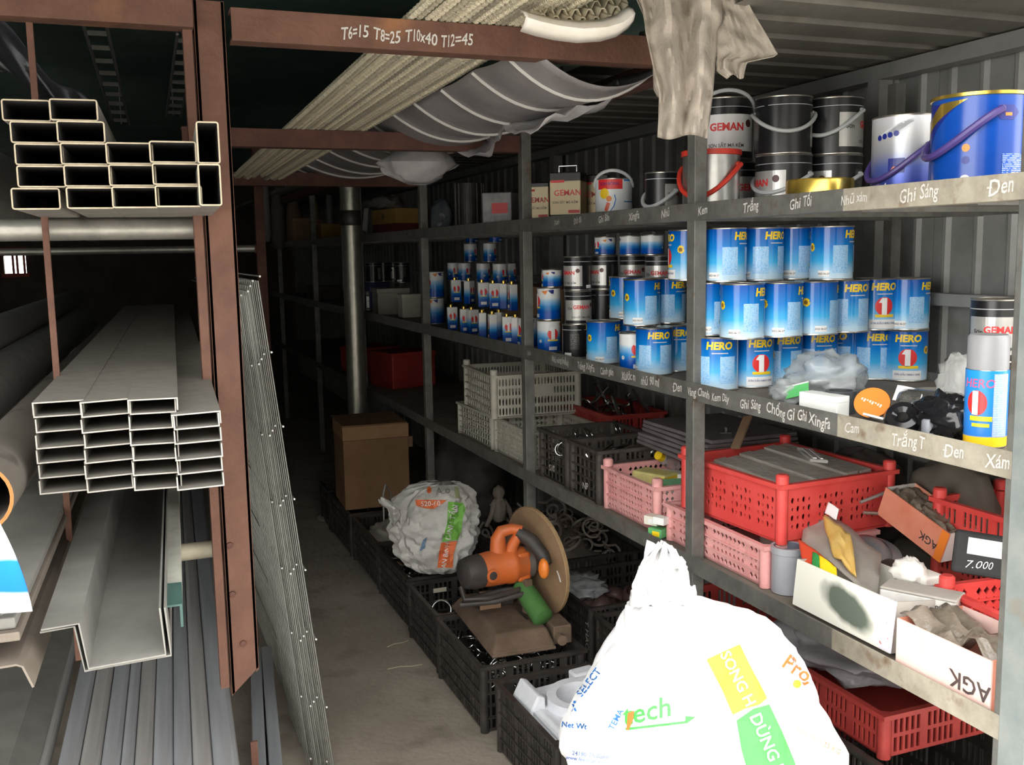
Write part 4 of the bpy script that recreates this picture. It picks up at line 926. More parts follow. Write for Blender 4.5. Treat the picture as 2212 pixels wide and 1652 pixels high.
t = thing('white_box', 'small white cardboard box at the front of the middle shelf', 'box', on(1779, 1.315, ZM), R(8)); MB().box(-.018,.018,-.050,.050,0,.042).build('box_body', mat('white_card', (.82,.84,.80), .6, 0, (.88,.89,.86), 20, 1), t, bevel=.001); MB().box(-.0184,.0184,-.0504,.0504,.030,.0305).build('lid_edge', GRYT, t)
t = thing('tape_roll', 'roll of clear tape standing behind the white box', 'tape', on(1815, 1.36, ZM)); MB().lathe([(.024,0),(.03,0),(.03,.045),(.024,.045),(.024,0)], 24, cap=False).build('roll', mat('dark_tape', (.05,.055,.06), .3), t, True)
t = thing('cutting_disc', 'orange printed cutting disc leaning at the shelf front', 'disc', on(1884, 1.345, ZM+.034)); 
Mr = Matrix.Rotation(R(38), 4, 'Z') @ Matrix.Rotation(R(-52), 4, 'Y')
MB().lathe([(0,0),(.034,0),(.034,.003),(0,.003)], 32, Mr).build('disc', BLACKP, t, True)
decal('orange_face', flat_geo(disc_geo(0,0,.0335,32), Mr @ Matrix.Translation((0,0,.0036))), ORNG, t); decal('face_print', flat_geo(join_geo([rect_geo(-.020+.0055*k, -.0165+.0055*k, -.003, .004-.002*(k % 3)) for k in range(8)]), Mr @ Matrix.Translation((0,0,.0042)) @ Matrix.Rotation(R(70),4,'Z')), mat('pale_orange_print', (.85,.62,.5), .4), t)
t = thing('wrapped_can', 'shiny foil-wrapped can lying among black rollers', 'can', on(2010, 1.40, ZM), R(20)); M = Matrix.Translation((0,0,.034)) @ Matrix.Rotation(R(90),4,'X')
MB().lathe([(0,-.055),(.032,-.055),(.034,-.05),(.034,.05),(.032,.055),(0,.055)], 24, M).build('foil', mat('foil', (.65,.65,.66), .15, .9, (.2,.2,.2), 16, 1, 1.0, 30), t, True)
o = MB().box(-.02,.02,-.04,.04,0,.004).build('paper_slip', WHITE); o.location = on(1915, 1.315, ZM+.012); o.rotation_euler = (R(5),R(20),R(12)); tag(o, 'scrap of white paper on the rail beside the orange disc', 'paper')
t = thing('tape_roll', 'roll of glossy black tape lying by the foil-wrapped can', 'tape', on(1950, 1.318, ZM)); Mt = Matrix.Translation((0,0,.022)) @ Matrix.Rotation(R(40),4,'Z') @ Matrix.Rotation(R(-48),4,'Y')
MB().lathe([(.010,-.014),(.028,-.016),(.034,-.008),(.034,.006),(.029,.014),(.018,.016),(.010,.010)], 28, Mt, cap=False).build('roll', mat('glossy_black', (.01,.01,.012), .15), t, True); MB().lathe([(.0095,.010),(.0095,-.014)], 20, Mt, cap=False).build('core', BLACKP, t, True)
t = thing('grey_cup', 'grey cup beside the glossy black tape', 'cup', on(2006, 1.312, ZM)); MB().lathe([(0,0),(.013,0),(.013,.030),(.010,.034),(0,.034)], 18).build('cap_shell', mat('cap_grey', (.22,.23,.26), .4), t, True)
t = thing('paper_roll', 'bright white paper folded over the foil-wrapped can', 'paper', on(1952, 1.36, ZM+.045)); m = MB(); m.grid(10, 6, lambda u, v: (.02*math.sin(u*3)+.012*v, .03-.06*u, .028*v-.012*u)); m.build('sheet', WHITE, t, True, solid=.001)
blob('black_bag', on(2040, 1.335, ZM), .035, .055, .040, _mats['glossy_black'], 'crumpled glossy black bag at the shelf edge by the spray can', 'plastic bag', 4, .4, 36, 22)
t = thing('bottle', 'small black bottle at the back of the middle shelf', 'bottle', on(2052, 1.55, ZM)); MB().lathe([(0,0),(.014,0),(.014,.055),(.006,.065),(.006,.085),(0,.085)], 18).build('bottle_body', mat('glossy_black2', (.012,.012,.014), .2), t, True); MB().lathe([(.0143,.012),(.0143,.04)], 18, cap=False).build('label', GRYT, t, True)
t = thing('tin_lid', 'open tin rim behind the foil-wrapped can', 'tin', on(2020, 1.5, ZM)); MB().lathe([(0,.002),(.045,.002),(.046,0),(.046,.05),(.043,.05),(.043,.006)], 30).build('tin_body', TIN, t, True)
blob('clear_bag', on(2065, 1.46, ZM), .03, .04, .07, CLEARP, 'limp clear bag behind the spray can', 'plastic bag', 9, .35)

# ------------------------------------------------------------------ crates
def plate(m, w, h, nx, ny, hole, t=.004, M=None, x0=None, z0=0):
    """panel in XZ (x centred, z up) with one hole per cell; hole(i,j)->None|(fx,fz,k)"""
    cw, ch = w/nx, h/ny; vv = []; ff = []
    x0 = -w/2 if x0 is None else x0
    for i in range(nx):
        for j in range(ny):
            cx, cz = x0+cw*(i+.5), z0+ch*(j+.5); hv = hole(i, j)
            if hv is None:
                n = len(vv); a, b, c, d = cx-cw/2, cx+cw/2, cz-ch/2, cz+ch/2
                vv += [(a,-t/2,c),(b,-t/2,c),(b,-t/2,d),(a,-t/2,d),(a,t/2,c),(b,t/2,c),(b,t/2,d),(a,t/2,d)]
                ff += [(n,n+1,n+2,n+3),(n+7,n+6,n+5,n+4)]
                continue
            fx, fz, k = hv; n = len(vv)
            dirs = [(-1,-1),(0,-1),(1,-1),(1,0),(1,1),(0,1),(-1,1),(-1,0)]
            for y in (-t/2, t/2):
                for dx, dz in dirs: vv.append((cx+dx*cw/2, y, cz+dz*ch/2))
                for dx, dz in dirs:
                    q = k if dx and dz else 1
                    vv.append((cx+dx*cw/2*fx*q, y, cz+dz*ch/2*fz*q))
            for s in range(8):
                e = (s+1) % 8
                ff += [(n+s, n+e, n+8+e, n+8+s), (n+16+e, n+16+s, n+24+s, n+24+e), (n+8+s, n+8+e, n+24+e, n+24+s)]
    m.add(vv, ff, M)
def crate(name, label, loc, lx, ly, h, m_, style, rz=0, knobs=False, rim=.010, rx=0, ry=0, cat='crate', group=None, ends=None, text=None):
    """origin at base centre; lx along x, ly along y"""
    t = thing(name, label, cat, loc, rz, group); t.rotation_euler = (rx, ry, rz)
    ends = ends or style
    def grid_(w):   # rows of slots in groups, the usual harvest crate
        nx = max(4, int(w/.0165)); ny = 5
        return nx, ny, lambda i, j: None if (i % 5 == 4) else (.62, .72, 1)
    def wide_(w):
        nx = max(3, int(w/.028)); return nx, 5, lambda i, j: (.80,.80,1)
    def dia_(w):
        nx = max(6, int(w/.017)); ny = max(3, int(h/.021)); return nx, ny, lambda i, j: None if (i % 9 in (3,)) else (.80,.80,.5)
    def hole_(w):
        nx = max(6, int(w/.0155)); ny = max(4, int((h-.03)/.017)); return nx, ny, lambda i, j: None if (j == 0 or j >= ny-1 or i == 0 or i == nx-1 or (i % 6 == 5)) else ((.62,.72,.72) if (i+j) % 2 else (.40,.45,.72))
    def slot_(w):
        nx = max(6, int(w/.0125)); return nx, 4, lambda i, j: None if (i in (0,nx-1) or (j == 2 and nx*.32 < i < nx*.68) ) else (.55,.74,.8)
    def vbar_(w):
        nx = max(6, int(w/.014)); return nx, 2, lambda i, j: (.58,.78,1) if i % 6 else None
    ST = {'grid': grid_, 'wide': wide_, 'diamond': dia_, 'holes': hole_, 'slots': slot_, 'vbar': vbar_}
    for (ax, sgn) in (('y',-1),('y',1),('x',-1),('x',1)):
        w = (lx if ax == 'y' else ly)-.024; sty = style if ax == 'y' else ends
        nx, ny, hf = ST[sty](w); p = MB()
        M = Matrix.Translation((0, sgn*(ly/2-.006), 0)) if ax == 'y' else Matrix.Translation((sgn*(lx/2-.006), 0, 0)) @ Matrix.Rotation(R(90), 4, 'Z')
        plate(p, w, h-.018, nx, ny, hf, .004, M, None, .008)
        if sty in ('grid', 'wide', 'diamond'):
            for q in range(1, 5 if sty != 'diamond' else 3):
                z = .008+(h-.018)*q/(5 if sty != 'diamond' else 3); p.box(-w/2, w/2, -.0055, .0055, z-.0022, z+.0022, M)
        p.build('side_panel', m_, t, fix=False)
    m = MB()
    for sx in (-1, 1):
        for sy in (-1, 1):
            q = MB(); x, y = sx*(lx/2-.012), sy*(ly/2-.012)
            q.lathe([(.014,0),(.014,h-.004)], 10, Matrix.Translation((x,y,.001)))
            if knobs: q.lathe([(.015,h),(.015,h+.018),(.011,h+.022),(0,h+.022)], 12, Matrix.Translation((x,y,0)))
            q.build('corner_post', m_, t, True)
    m.box(-lx/2-.004, lx/2+.004, -ly/2-.004, -ly/2+rim, h-.010, h); m.box(-lx/2-.004, lx/2+.004, ly/2-rim, ly/2+.004, h-.010, h)
    m.box(-lx/2-.004, -lx/2+rim, -ly/2+rim, ly/2-rim, h-.010, h); m.box(lx/2-rim, lx/2+.004, -ly/2+rim, ly/2-rim, h-.010, h)
    m.build('rim', m_, t)
    MB().box(-lx/2+.01, lx/2-.01, -ly/2+.01, ly/2-.01, 0, .005).build('base', m_, t)
    if text: decal('chalk_writing', flat_geo(text_geo(text[0], text[1], 0, .08), frame((-lx/2-.0025, text[2], text[3]), (0,-1,0), (0,0,1))), CHALK, t)
    return t
def cbox(name, label, x0, x1, y0, y1, z, h, m_, style, **k):
    return crate(name, label, ((x0+x1)/2, (y0+y1)/2, z), x1-x0, y1-y0, h, m_, style, **k)
# lower shelf, from the right column inwards
cbox('plastic_crate', 'faded pink lattice crate under the bright red crate', 1.303, 1.62, 1.80, 2.235, ZB, .100, PINKP, 'diamond', knobs=False)
cbox('plastic_crate', 'bright red plastic crate of wrapped goods on the pink crate', 1.325, 1.665, 1.795, 2.19, ZB+.1005, .138, REDP, 'holes', knobs=True, rz=R(3))
cbox('plastic_crate', 'faded pink lattice crate of small boxes left of the red crate', 1.303, 1.62, 2.285, 2.60, ZB, .128, PINKP, 'diamond', knobs=True, rz=R(0))
BC = BLACKP_D
cbox('plastic_crate', 'dusty black crate chalked NP on the lower shelf', 1.300, 1.59, 2.625, 2.835, ZB, .165, BC, 'grid', ends='wide', text=('NP', .03, -.02, .04))
cbox('plastic_crate', 'dusty black crate chalked S10 on the lower shelf', 1.300, 1.59, 2.85, 3.08, ZB, .165, BC, 'grid', ends='wide', text=('S10', .03, .0, .045))
cbox('plastic_crate', 'off-white lattice crate behind the slim post on the lower shelf', 1.303, 1.59, 3.15, 3.53, ZB, .135, WHITEP, 'diamond')
cbox('plastic_crate', 'off-white lattice crate under the slotted white crate', 1.303, 1.59, 3.55, 3.97, ZB, .135, WHITEP, 'diamond', ends='wide')
crate('plastic_crate', 'off-white slotted crate perched on top of the other white crates', (1.47, 3.66, ZB+.1355), .36, .42, .165, WHITEP, 'slots', rz=R(-4), knobs=True, ends='wide')
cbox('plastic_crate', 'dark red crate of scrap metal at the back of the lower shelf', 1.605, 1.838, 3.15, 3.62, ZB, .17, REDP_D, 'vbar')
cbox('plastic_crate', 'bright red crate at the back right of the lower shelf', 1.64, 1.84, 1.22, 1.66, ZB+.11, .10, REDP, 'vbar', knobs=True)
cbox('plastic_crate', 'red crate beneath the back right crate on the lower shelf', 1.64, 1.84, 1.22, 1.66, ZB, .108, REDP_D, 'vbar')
crate('plastic_crate', 'red lattice crate behind the orange boxes by the right column', (1.53, 1.28, ZB), .20, .30, .105, REDP, 'diamond', rz=R(-6), knobs=True)
# ------------------------------------------------------------------ goods on the lower shelf
def obox(name, label, loc, lx, ly, h, m_, inner, rz=0, rx=0, ry=0, t_=.003, cat='box', group=None):   # open cardboard box, long side along y
    t = thing(name, label, cat, loc, rz, group); t.rotation_euler = (rx, ry, rz)
    MB().box(-lx/2, -lx/2+t_, -ly/2, ly/2, 0, h).build('side', m_, t); MB().box(lx/2-t_, lx/2, -ly/2, ly/2, 0, h).build('side', m_, t)
    MB().box(-lx/2+t_, lx/2-t_, -ly/2, -ly/2+t_, 0, h).build('end', inner, t); MB().box(-lx/2+t_, lx/2-t_, ly/2-t_, ly/2, 0, h).build('end', inner, t)
    MB().box(-lx/2+t_, lx/2-t_, -ly/2+t_, ly/2-t_, 0, t_).build('bottom', inner, t)
    return t
ORB = mat('orange_card', (.62,.20,.12), .6, 0, (.72,.30,.20), 9, 1, 0, 60, (.80,.50,.40), 7, .6, .8); PKB = mat('pink_card', (.80,.52,.46), .6, 0, (.86,.66,.60), 7, 1, 0, 60, (.62,.40,.34), 12, .66, .8)
CREAM = mat('cream_card', (.84,.83,.74), .65, 0, (.88,.87,.80), 8, 1); GREYC = mat('grey_inside', (.40,.37,.33), .8, 0, (.48,.45,.4), 12, 1); WCARD = mat('white_card_end', (.75,.73,.70), .6, 0, (.6,.58,.54), 14, 1)
# cream box with a soft dark oval stain
SMUDGE = bpy.data.materials.new('stained_cream'); SMUDGE.use_nodes = True
def _sm():
    N = SMUDGE.node_tree.nodes; L = SMUDGE.node_tree.links; b = N['Principled BSDF']; b.inputs['Roughness'].default_value = .65
    tc = N.new('ShaderNodeTexCoord'); mp = N.new('ShaderNodeMapping'); mp.vector_type = 'TEXTURE'; mp.inputs['Location'].default_value = (0, -.018, .048); mp.inputs['Rotation'].default_value = (R(14),0,0); mp.inputs['Scale'].default_value = (1e5, .105, .046)
    L.new(tc.outputs['Object'], mp.inputs[0]); ln = N.new('ShaderNodeVectorMath'); ln.operation = 'LENGTH'; L.new(mp.outputs[0], ln.inputs[0])
    n = N.new('ShaderNodeTexNoise'); n.inputs['Scale'].default_value = 22; L.new(tc.outputs['Object'], n.inputs['Vector'])
    ad = N.new('ShaderNodeMath'); ad.operation = 'MULTIPLY_ADD'; ad.inputs[1].default_value = .35; L.new(n.outputs['Fac'], ad.inputs[0]); L.new(ln.outputs['Value'], ad.inputs[2])
    r = N.new('ShaderNodeValToRGB'); r.color_ramp.elements[0].position = .72; r.color_ramp.elements[0].color = (.12,.145,.115,1); r.color_ramp.elements[1].position = 1.0; r.color_ramp.elements[1].color = (.84,.83,.74,1)
    L.new(ad.outputs[0], r.inputs[0]); L.new(r.outputs[0], b.inputs['Base Color'])
_sm()
A = on(1712, 1.285, ZB+.01); B = on(1912, 1.275, ZB+.01)
ly = abs(A.y-B.y)
t = obox('stained_box', 'cream cardboard box with a dark oval stain at the lower shelf front', (1.375, (A.y+B.y)/2, ZB+.002), .18, ly, .098, CREAM, GREYC); t.rotation_euler = (0, R(6), 0)
MB().box(-.0909,-.0902,-ly/2+.03,ly/2,.001,.0975).build('stained_face', SMUDGE, t)
MB().box(-.0915,-.0902,-ly/2-.004,-ly/2+.028,.002,.100).build('printed_strip', mat('strip_print', (.80,.72,.76), .5, 0, (.72,.74,.86), 40, 1, 0, 60, (.55,.2,.2), 60, .64, .7), t)
A = on(1935, 1.275, ZB+.01); B = on(2138, 1.275, ZB+.01); ly = abs(A.y-B.y)
t = obox('tool_box_carton', 'faded pink carton lettered AGK upside down at the shelf front', (1.352, (A.y+B.y)/2, ZB+.002), .155, ly, .090, PKB, ORB)
decal('lettering', flat_geo(move_geo(text_geo('AGK', .042), 0, 0, math.pi), frame((-.0785, -ly*.30, .032), (0,-1,0), (0,0,1))), mat('print_dark', (.06,.04,.04), .5), t)
Na = atz(2030, 1215, .722); Nb = atz(1895, 1110, .785); dv = (Nb-Na); ly_ = dv.length; yv = dv.normalized(); xv = yv.cross(Vector((0,0,1))).normalized(); zv = xv.cross(yv)
t = obox('tool_box_carton', 'orange carton lettered AGK lying tilted behind the paper scraps', (0,0,0), .09, ly_, .072, ORB, WCARD)
Pc = Na + yv*ly_/2 + xv*.045; t.rotation_euler = Matrix(((xv.x,yv.x,zv.x),(xv.y,yv.y,zv.y),(xv.z,yv.z,zv.z))).to_euler(); t.location = Pc
decal('lettering', flat_geo(move_geo(text_geo('AGK', .026), 0, 0, math.pi), frame((-.0458, -ly_*.27, .028), (0,-1,0), (0,0,1))), mat('print_dark', (.06,.04,.04), .5), t)
MB().box(-.0463,-.0451,-ly_/2,-ly_/2+.02,0,.072).build('orange_edge', ORNG, t); m = MB(); m.grid(16, 8, lambda u, v: (-.038+.076*v, -ly_*.46+ly_*.92*u, .066+.02*mnoise.noise(Vector((u*8, v*6, 2)))))
m.build('brown_wrap', mat('brown_wrap', (.14,.115,.085), .3, 0, (.24,.2,.16), 16, 1, .6, 40), t, True, solid=.002)
blob('stand_block', (1.52, 1.60, ZB), .05, .12, .046, BLACKP_D, 'dark bundle propping up the orange carton', 'bundle', 6, .15)
Pq = atX(2112, 1243, 1.40); t = thing('price_case', 'black plastic case with a white sticker chalked 7.000', 'case', Pq, 0); t.rotation_euler = (R(-22), R(4), math.atan2(-Pq.y, -Pq.x)+PIR/2)
MB().box(-.045,.06,0,.012,0,.078).build('case_body', mat('satin_black', (.010,.010,.011), .75, 0, (.018,.018,.018), 20, 1), t, bevel=.006)
decal('sticker', flat_geo(rect_geo(-.022,.04,.036,.066), frame((0,-.0008,0), (1,0,0), (0,0,1))), mat('white_sticker', (.6,.6,.58), .5, 0, (.45,.45,.45), 60, 1), t); decal('chalk_writing', flat_geo(text_geo('7.000', .020, .25, .1, -.01), frame((.0,-.0008,.018), (1,0,0), (0,0,1))), WHITE, t)
t = thing('pipe_collar', 'grey plastic pipe collar standing at the shelf front beside the pink crate', 'pipe collar', on(1700, 1.345, ZB+.001), 0)
MB().lathe([(.029,0),(.035,0),(.035,.088),(.037,.089),(.037,.104),(.031,.104),(.029,.085)], 30, cap=False).build('collar', mat('grey_pvc', (.30,.31,.34), .4, 0, (.36,.37,.4), 10, 1), t, True); MB().lathe([(.0288,.104),(.0288,0)], 30, cap=False).build('bore', mat('dark_pvc', (.10,.105,.14), .6), t, True)
t = thing('pipe_collar', 'brown-grey pipe end behind the grey pipe collar', 'pipe collar', on(1672, 1.40, ZB+.001), 0); MB().lathe([(.03,0),(.034,0),(.034,.09),(.03,.09)], 24, cap=False).build('collar', mat('brown_pvc', (.19,.15,.13), .7), t, True)
t = thing('plastic_dome', 'dark clear-wrapped plastic dome lid between the crates', 'dome', (1.505, 1.71, ZB+.075), 0); t.rotation_euler = (R(14), R(-14), 0)
MB().lathe([(.075,0),(.078,.003),(.070,.006),(.058,.008),(.052,.020),(.038,.034),(.018,.041),(0,.043)], 32, cap=False).build('dome', mat('smoke_plastic', (.10,.105,.115), .15, 0, (.17,.175,.185), 8, 1), t, True)
blob('clear_wrap', (1.50,1.72,ZB), .09, .10, .04, DUSTYP, 'dusty wrap heaped under the plastic dome', 'plastic wrap', 12, .25)
# paper and scraps in the cream box
def scrap(name, pts, thick, m_, label, cat='paper scrap', curl=.01):
    q = [Vector(p) for p in pts]
    m = MB(); m.grid(10, 8, lambda u, v: q[0].lerp(q[1], u).lerp(q[3].lerp(q[2], u), v) + Vector((0,0,curl))*(mnoise.noise(Vector((u*4, v*4, q[0].x*30)))+.5*math.sin(u*5)))
    return tag(m.build(name, m_, None, True, solid=thick), label, cat)
DP = mat('dusty_paper', (.36,.32,.27), .7, 0, (.46,.42,.36), 9, 1, .2, 30)
scrap('dusty_sheet', [on(1730,1.36,.742), on(1895,1.33,.722), on(1905,1.47,.755), on(1745,1.50,.80)], .0012, mat('dusty_clear', (.40,.37,.33), .4, 0, (.5,.47,.42), 9, 1, .4, 30, alpha=.7), 'dusty torn clear sheet over the cream box', 'plastic sheet', .015)
scrap('yellow_packet', [on(1800,1.36,.752), on(1850,1.35,.738), on(1838,1.43,.785), on(1778,1.44,.795)], .006, mat('ochre_paper', (.62,.38,.08), .6, 0, (.7,.48,.16), 20, 1), 'ochre yellow packet sticking up in the cream box', 'packet')
scrap('striped_packet', [on(1733,1.31,.738), on(1808,1.31,.712), on(1800,1.345,.742), on(1724,1.345,.765)], .004, ramp_mat('tri_print', [(0,(.62,.07,.03)),(.01,(.62,.07,.03))], .5, 1), 'red packet at the corner of the cream box', 'packet', .003)
scrap('yellow_packet', [on(1772,1.305,.732), on(1812,1.305,.714), on(1806,1.33,.746), on(1770,1.33,.756)], .004, YEL, 'bright yellow packet edge in the cream box', 'packet', .002)
scrap('green_packet', [on(1755,1.307,.737), on(1772,1.307,.732), on(1770,1.33,.756), on(1756,1.33,.757)], .004, mat('print_green', (.03,.25,.06), .5), 'dark green packet between red and yellow ones', 'packet', .002)
t = thing('foam_piece', 'white crumpled foam piece on the goods of the lower shelf', 'foam', atX(1962, 1255, 1.44)); blob('foam_block', (0,0,.02), .032, .035, .028, mat('white_foam', (.82,.80,.74), .8), None, None, 15, .3, par=t); MB().box(.0,.05,-.045,.0,.0,.02).build('foam_tab', _mats['white_foam'], t, bevel=.004)
scrap('white_tag', [on(1782,1.45,.800), on(1806,1.45,.795), on(1812,1.46,.818), on(1790,1.46,.825)], .003, WHITE, 'small bright white tag on the torn sheet', 'tag', .001)
scrap('printed_packet', [on(1960,1.40,.712), on(2065,1.38,.700), on(2045,1.45,.715), on(1990,1.47,.728)], .004, mat('blue_print', (.42,.44,.56), .5, 0, (.25,.28,.5), 30, 1), 'pale blue printed packet behind the cream box', 'packet', .004)
t = thing('white_carton', 'flat white carton with grey torn top behind the pink carton', 'carton', on(1990, 1.40, ZB+.07), R(-60)); MB().box(-.07,.07,-.03,.03,0,.03).build('carton_body', WCARD, t, bevel=.002); MB().box(-.07,.072,-.032,.028,.0305,.036).build('torn_top', GREYC, t, bevel=.003); decal('print', flat_geo(text_geo('0.9', .018), frame((.03,-.0308,.012), (1,0,0), (0,0,1))), BLK, t)
m = MB(); m.grid(14, 10, lambda u, v: (1.29+.12*v, 1.15+.22*u, ZB+.085+.03*mnoise.noise(Vector((u*6, v*5, 9)))+.01*math.sin(8*u)))
tag(m.build('brown_wrap', _mats['brown_wrap'], None, True, solid=.002), 'glossy brown wrap filling the pink carton', 'plastic wrap')
# wrapped goods in the red crate
t = thing('wrapped_bundle', 'dusty plastic-wrapped slats filling the red crate', 'wrapped goods', (1.50, 1.995, ZB+.212), R(3)); t.rotation_euler = (R(2), R(-6), R(3))
for k in range(7): MB().box(-.14+.040*k, -.104+.040*k, -.150, .155, .0, .014+.004*(k % 2)).build('slat', mat('dusty_film', (.36,.33,.29), .3, 0, (.46,.43,.38), 18, 1, .5, 40), t, bevel=.003)
t = thing('zip_strip', 'clear plastic strip with bright stripes lying on the wrapped slats', 'plastic strip', (1.52, 1.92, ZB+.262)); t.rotation_euler = (R(-6), R(4), R(-32)); MB().box(-.02,.02,-.14,.14,0,.008).build('strip', CLEARP, t, bevel=.002); MB().box(-.012,-.004,-.13,.12,.008,.010).build('stripe', WHITE, t); MB().box(.004,.010,-.13,.10,.008,.010).build('stripe', WHITE, t)
o = MB().box(-.012,.012,-.06,.06,-.004,.004).build('wooden_slat', CARD_D, None, bevel=.001); o.location = (1.50, 2.18, ZB+.28); o.rotation_euler = (R(35), R(-10), R(-60)); tag(o, 'small wooden slat leaning on the far rim of the red crate', 'wood slat')
o = MB().tube([(0,0,0),(.115,-.012,.03)], .004, 8).build('steel_rod', GALV_D, None, True); o.location = (1.545, 1.776, ZB+.18); tag(o, 'grey rod poking through the front of the red crate', 'rod')
o = MB().tube([(0,0,0),(.045,-.006,-.006)], .004, 8).build('steel_rod', GALV, None, True); o.location = (1.555, 1.775, ZB+.155); tag(o, 'short pale rod poking out below the grey rod', 'rod')
blob('black_roll', (1.755, 2.0, ZB), .07, .15, .13, BLACKP_D, 'big dark roll behind the red crate', 'roll', 13, .12)
blob('black_roll', (1.76, 1.72, ZB+.03), .07, .12, .13, mat('dark_khaki', (.10,.09,.07), .8), 'dusty dark bundle under the wall girt', 'bundle', 14, .15)
# dusty trays stacked behind the posts
for k in range(6):
    o = MB().box(-.17+.006*k,.17-.006*k,-.19,.19,0,.011).build('plastic_tray', mat('grey_purple_tray', (.12,.105,.105), .5, 0, (.17,.15,.15), 16, 1), None, bevel=.003); o.location = (1.60, 2.45, ZB+.175+k*.0122); o.rotation_euler = (0,0,R(-4+2*(k % 3))); tag(o, f'dusty grey plastic tray, {ORD[k]} from the bottom of the stack behind the post', 'tray', 'stacked plastic trays')
o = MB().box(-.06,.14,-.17,.17,0,.173).build('dark_carton', BLACKP_D, None, bevel=.004); o.location = (1.69, 2.44, ZB+.001); tag(o, 'dark carton under the stack of plastic trays', 'carton')
for i, (x, y) in enumerate(((1.50,2.40),(1.58,2.52),(1.66,2.40),(1.55,2.33))):
    t = thing('hinge_bracket', 'small bright metal bracket on the tray stack', 'bracket', (x, y, ZB+.2485), i*.9, 'brackets on the tray stack'); MB().box(-.016,.016,-.008,.008,0,.003).build('leaf', CHROME, t); MB().box(-.003,.003,-.008,.008,.003,.016).build('upright_leaf', CHROME, t)
# small boxes in and below the pink crate
for (px, X, z, sx, sy, sz, rz, c, lab) in ((1415,1.42,ZB+.075,.035,.06,.045,.4,(.62,.55,.22),'yellow and grey packet in the pink crate'),(1458,1.40,ZB+.07,.04,.05,.05,-.3,(.25,.62,.32),'green packet in the pink crate'),(1450,1.47,ZB+.075,.03,.05,.04,.8,(.70,.68,.62),'pale packet in the pink crate')):
    t = thing('small_packet', lab, 'packet', on(px, X, z), rz); MB().box(-sx,sx,-sy,sy,0,sz).build('packet_body', mat('pk_'+lab[:6], c, .5, 0, tuple(min(1, q*1.2) for q in c), 30, 1), t, bevel=.006); MB().box(-sx-.001,sx+.001,-sy-.001,-sy+.02,.006,sz-.006).build('printed_end', YEL if c[1] < .6 else WHITE, t)
for (px, X, z, s, c, lab) in ((1412,1.292,ZB+.032,.016,(.75,.73,.62),'small cream box tucked between the pink crates'),(1421,1.290,ZB+.005,.016,(.12,.42,.16),'small green and yellow box on the rail between the pink crates'),(1428,1.287,ZB+.045,.013,(.80,.86,.82),'small white and teal box between the pink crates')):
    t = thing('small_box', lab, 'box', on(px, X, z), R(25)); MB().box(-s,s,-s*1.3,s*1.3,0,s*1.5).build('box_body', mat('sb_'+lab[6:11], c, .5), t, bevel=.001); MB().box(-s-.0006,-s,-s,s*.4,s*.3,s*1.1).build('printed_face', YEL if c[0] < .5 else WHITE, t)
t = thing('plastic_bottle', 'clear bottle with a yellow cap leaning out of the pink crate', 'bottle', on(1440, 1.50, ZB+.13)); M = Matrix.Rotation(R(-62), 4, 'Y') @ Matrix.Rotation(R(-30), 4, 'X')
M = Matrix.Rotation(R(60), 4, 'X'); MB().lathe([(0,-.05),(.018,-.05),(.018,.02),(.012,.03)], 18, M, cap=False).build('bottle_body', CLEARP, t, True); MB().lathe([(.014,.022),(.014,.045),(0,.045)], 18, M).build('cap', YEL, t, True); t.rotation_euler = (0,0,R(-70))
# ------------------------------------------------------------------ floor crates, aisle row
HF = .205
def fcrate(label, xl, y0, y1, w=.335, h=HF, m_=BLACKP, rz=0, z=0, **k):
    return crate('floor_crate', label, (xl+w/2, (y0+y1)/2, z), w, y1-y0, h, m_, 'grid', rz=rz, group='black floor crates', **k)
fcrate('black crate nearest the camera, behind the big white sack', .925, 1.70, 2.085)
fcrate('black crate holding the white foam moulding', .915, 2.10, 2.50, rz=R(1))
fcrate('black crate of pipe clamps under the chop saw', .905, 2.595, 3.03)
fcrate('black crate of dark fittings behind the chop saw crate', .912, 3.05, 3.41)
fcrate('black crate of metal rods under the printed sack', .925, 3.45, 3.92)
fcrate('black crate of chain and film behind the printed sack', .930, 3.95, 4.42)
fcrate('black crate under the tall brown carton', .925, 4.45, 4.92)
fcrate('black crate beyond the brown carton', .925, 4.95, 5.18, w=.16)
fcrate('dusty black crate chalked T HAO under the rack', 1.40, 2.90, 3.30, w=.44, h=.205, m_=BLACKP_D)
decal('chalk_writing', flat_geo(move_geo(text_geo('T HAO', .034), 0, 0, -math.pi/2), frame((-.2225, -.185, .105), (0,-1,0), (0,0,1))), CHALK, bpy.data.objects.get('floor_crate.008'))
fcrate('dusty black crate half hidden behind the white sack, under the rack', 1.40, 2.47, 2.86, w=.40, h=.20, m_=BLACKP_D)
fcrate('dusty black crate heaped with scroll ironwork under the rack', 1.33, 3.34, 4.02, w=.50, h=.23, m_=BLACKP_D)
fcrate('black crate in shade below the flat red crate', 1.33, 1.30, 2.0, w=.50, h=.385)
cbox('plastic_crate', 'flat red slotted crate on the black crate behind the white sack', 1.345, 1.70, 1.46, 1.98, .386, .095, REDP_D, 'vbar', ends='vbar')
blob('grey_film', (1.52, 1.76, .44), .14, .19, .05, mat('grey_film', (.30,.29,.31), .25, 0, (.42,.41,.43), 10, 1, .6, 20, alpha=.85), 'grey plastic film heaped in the flat red crate', 'plastic wrap', 21, .3, 40, 24)
fcrate('red crate in shade under the stained box', 1.40, 2.03, 2.42, w=.40, h=.42, m_=REDP_D)
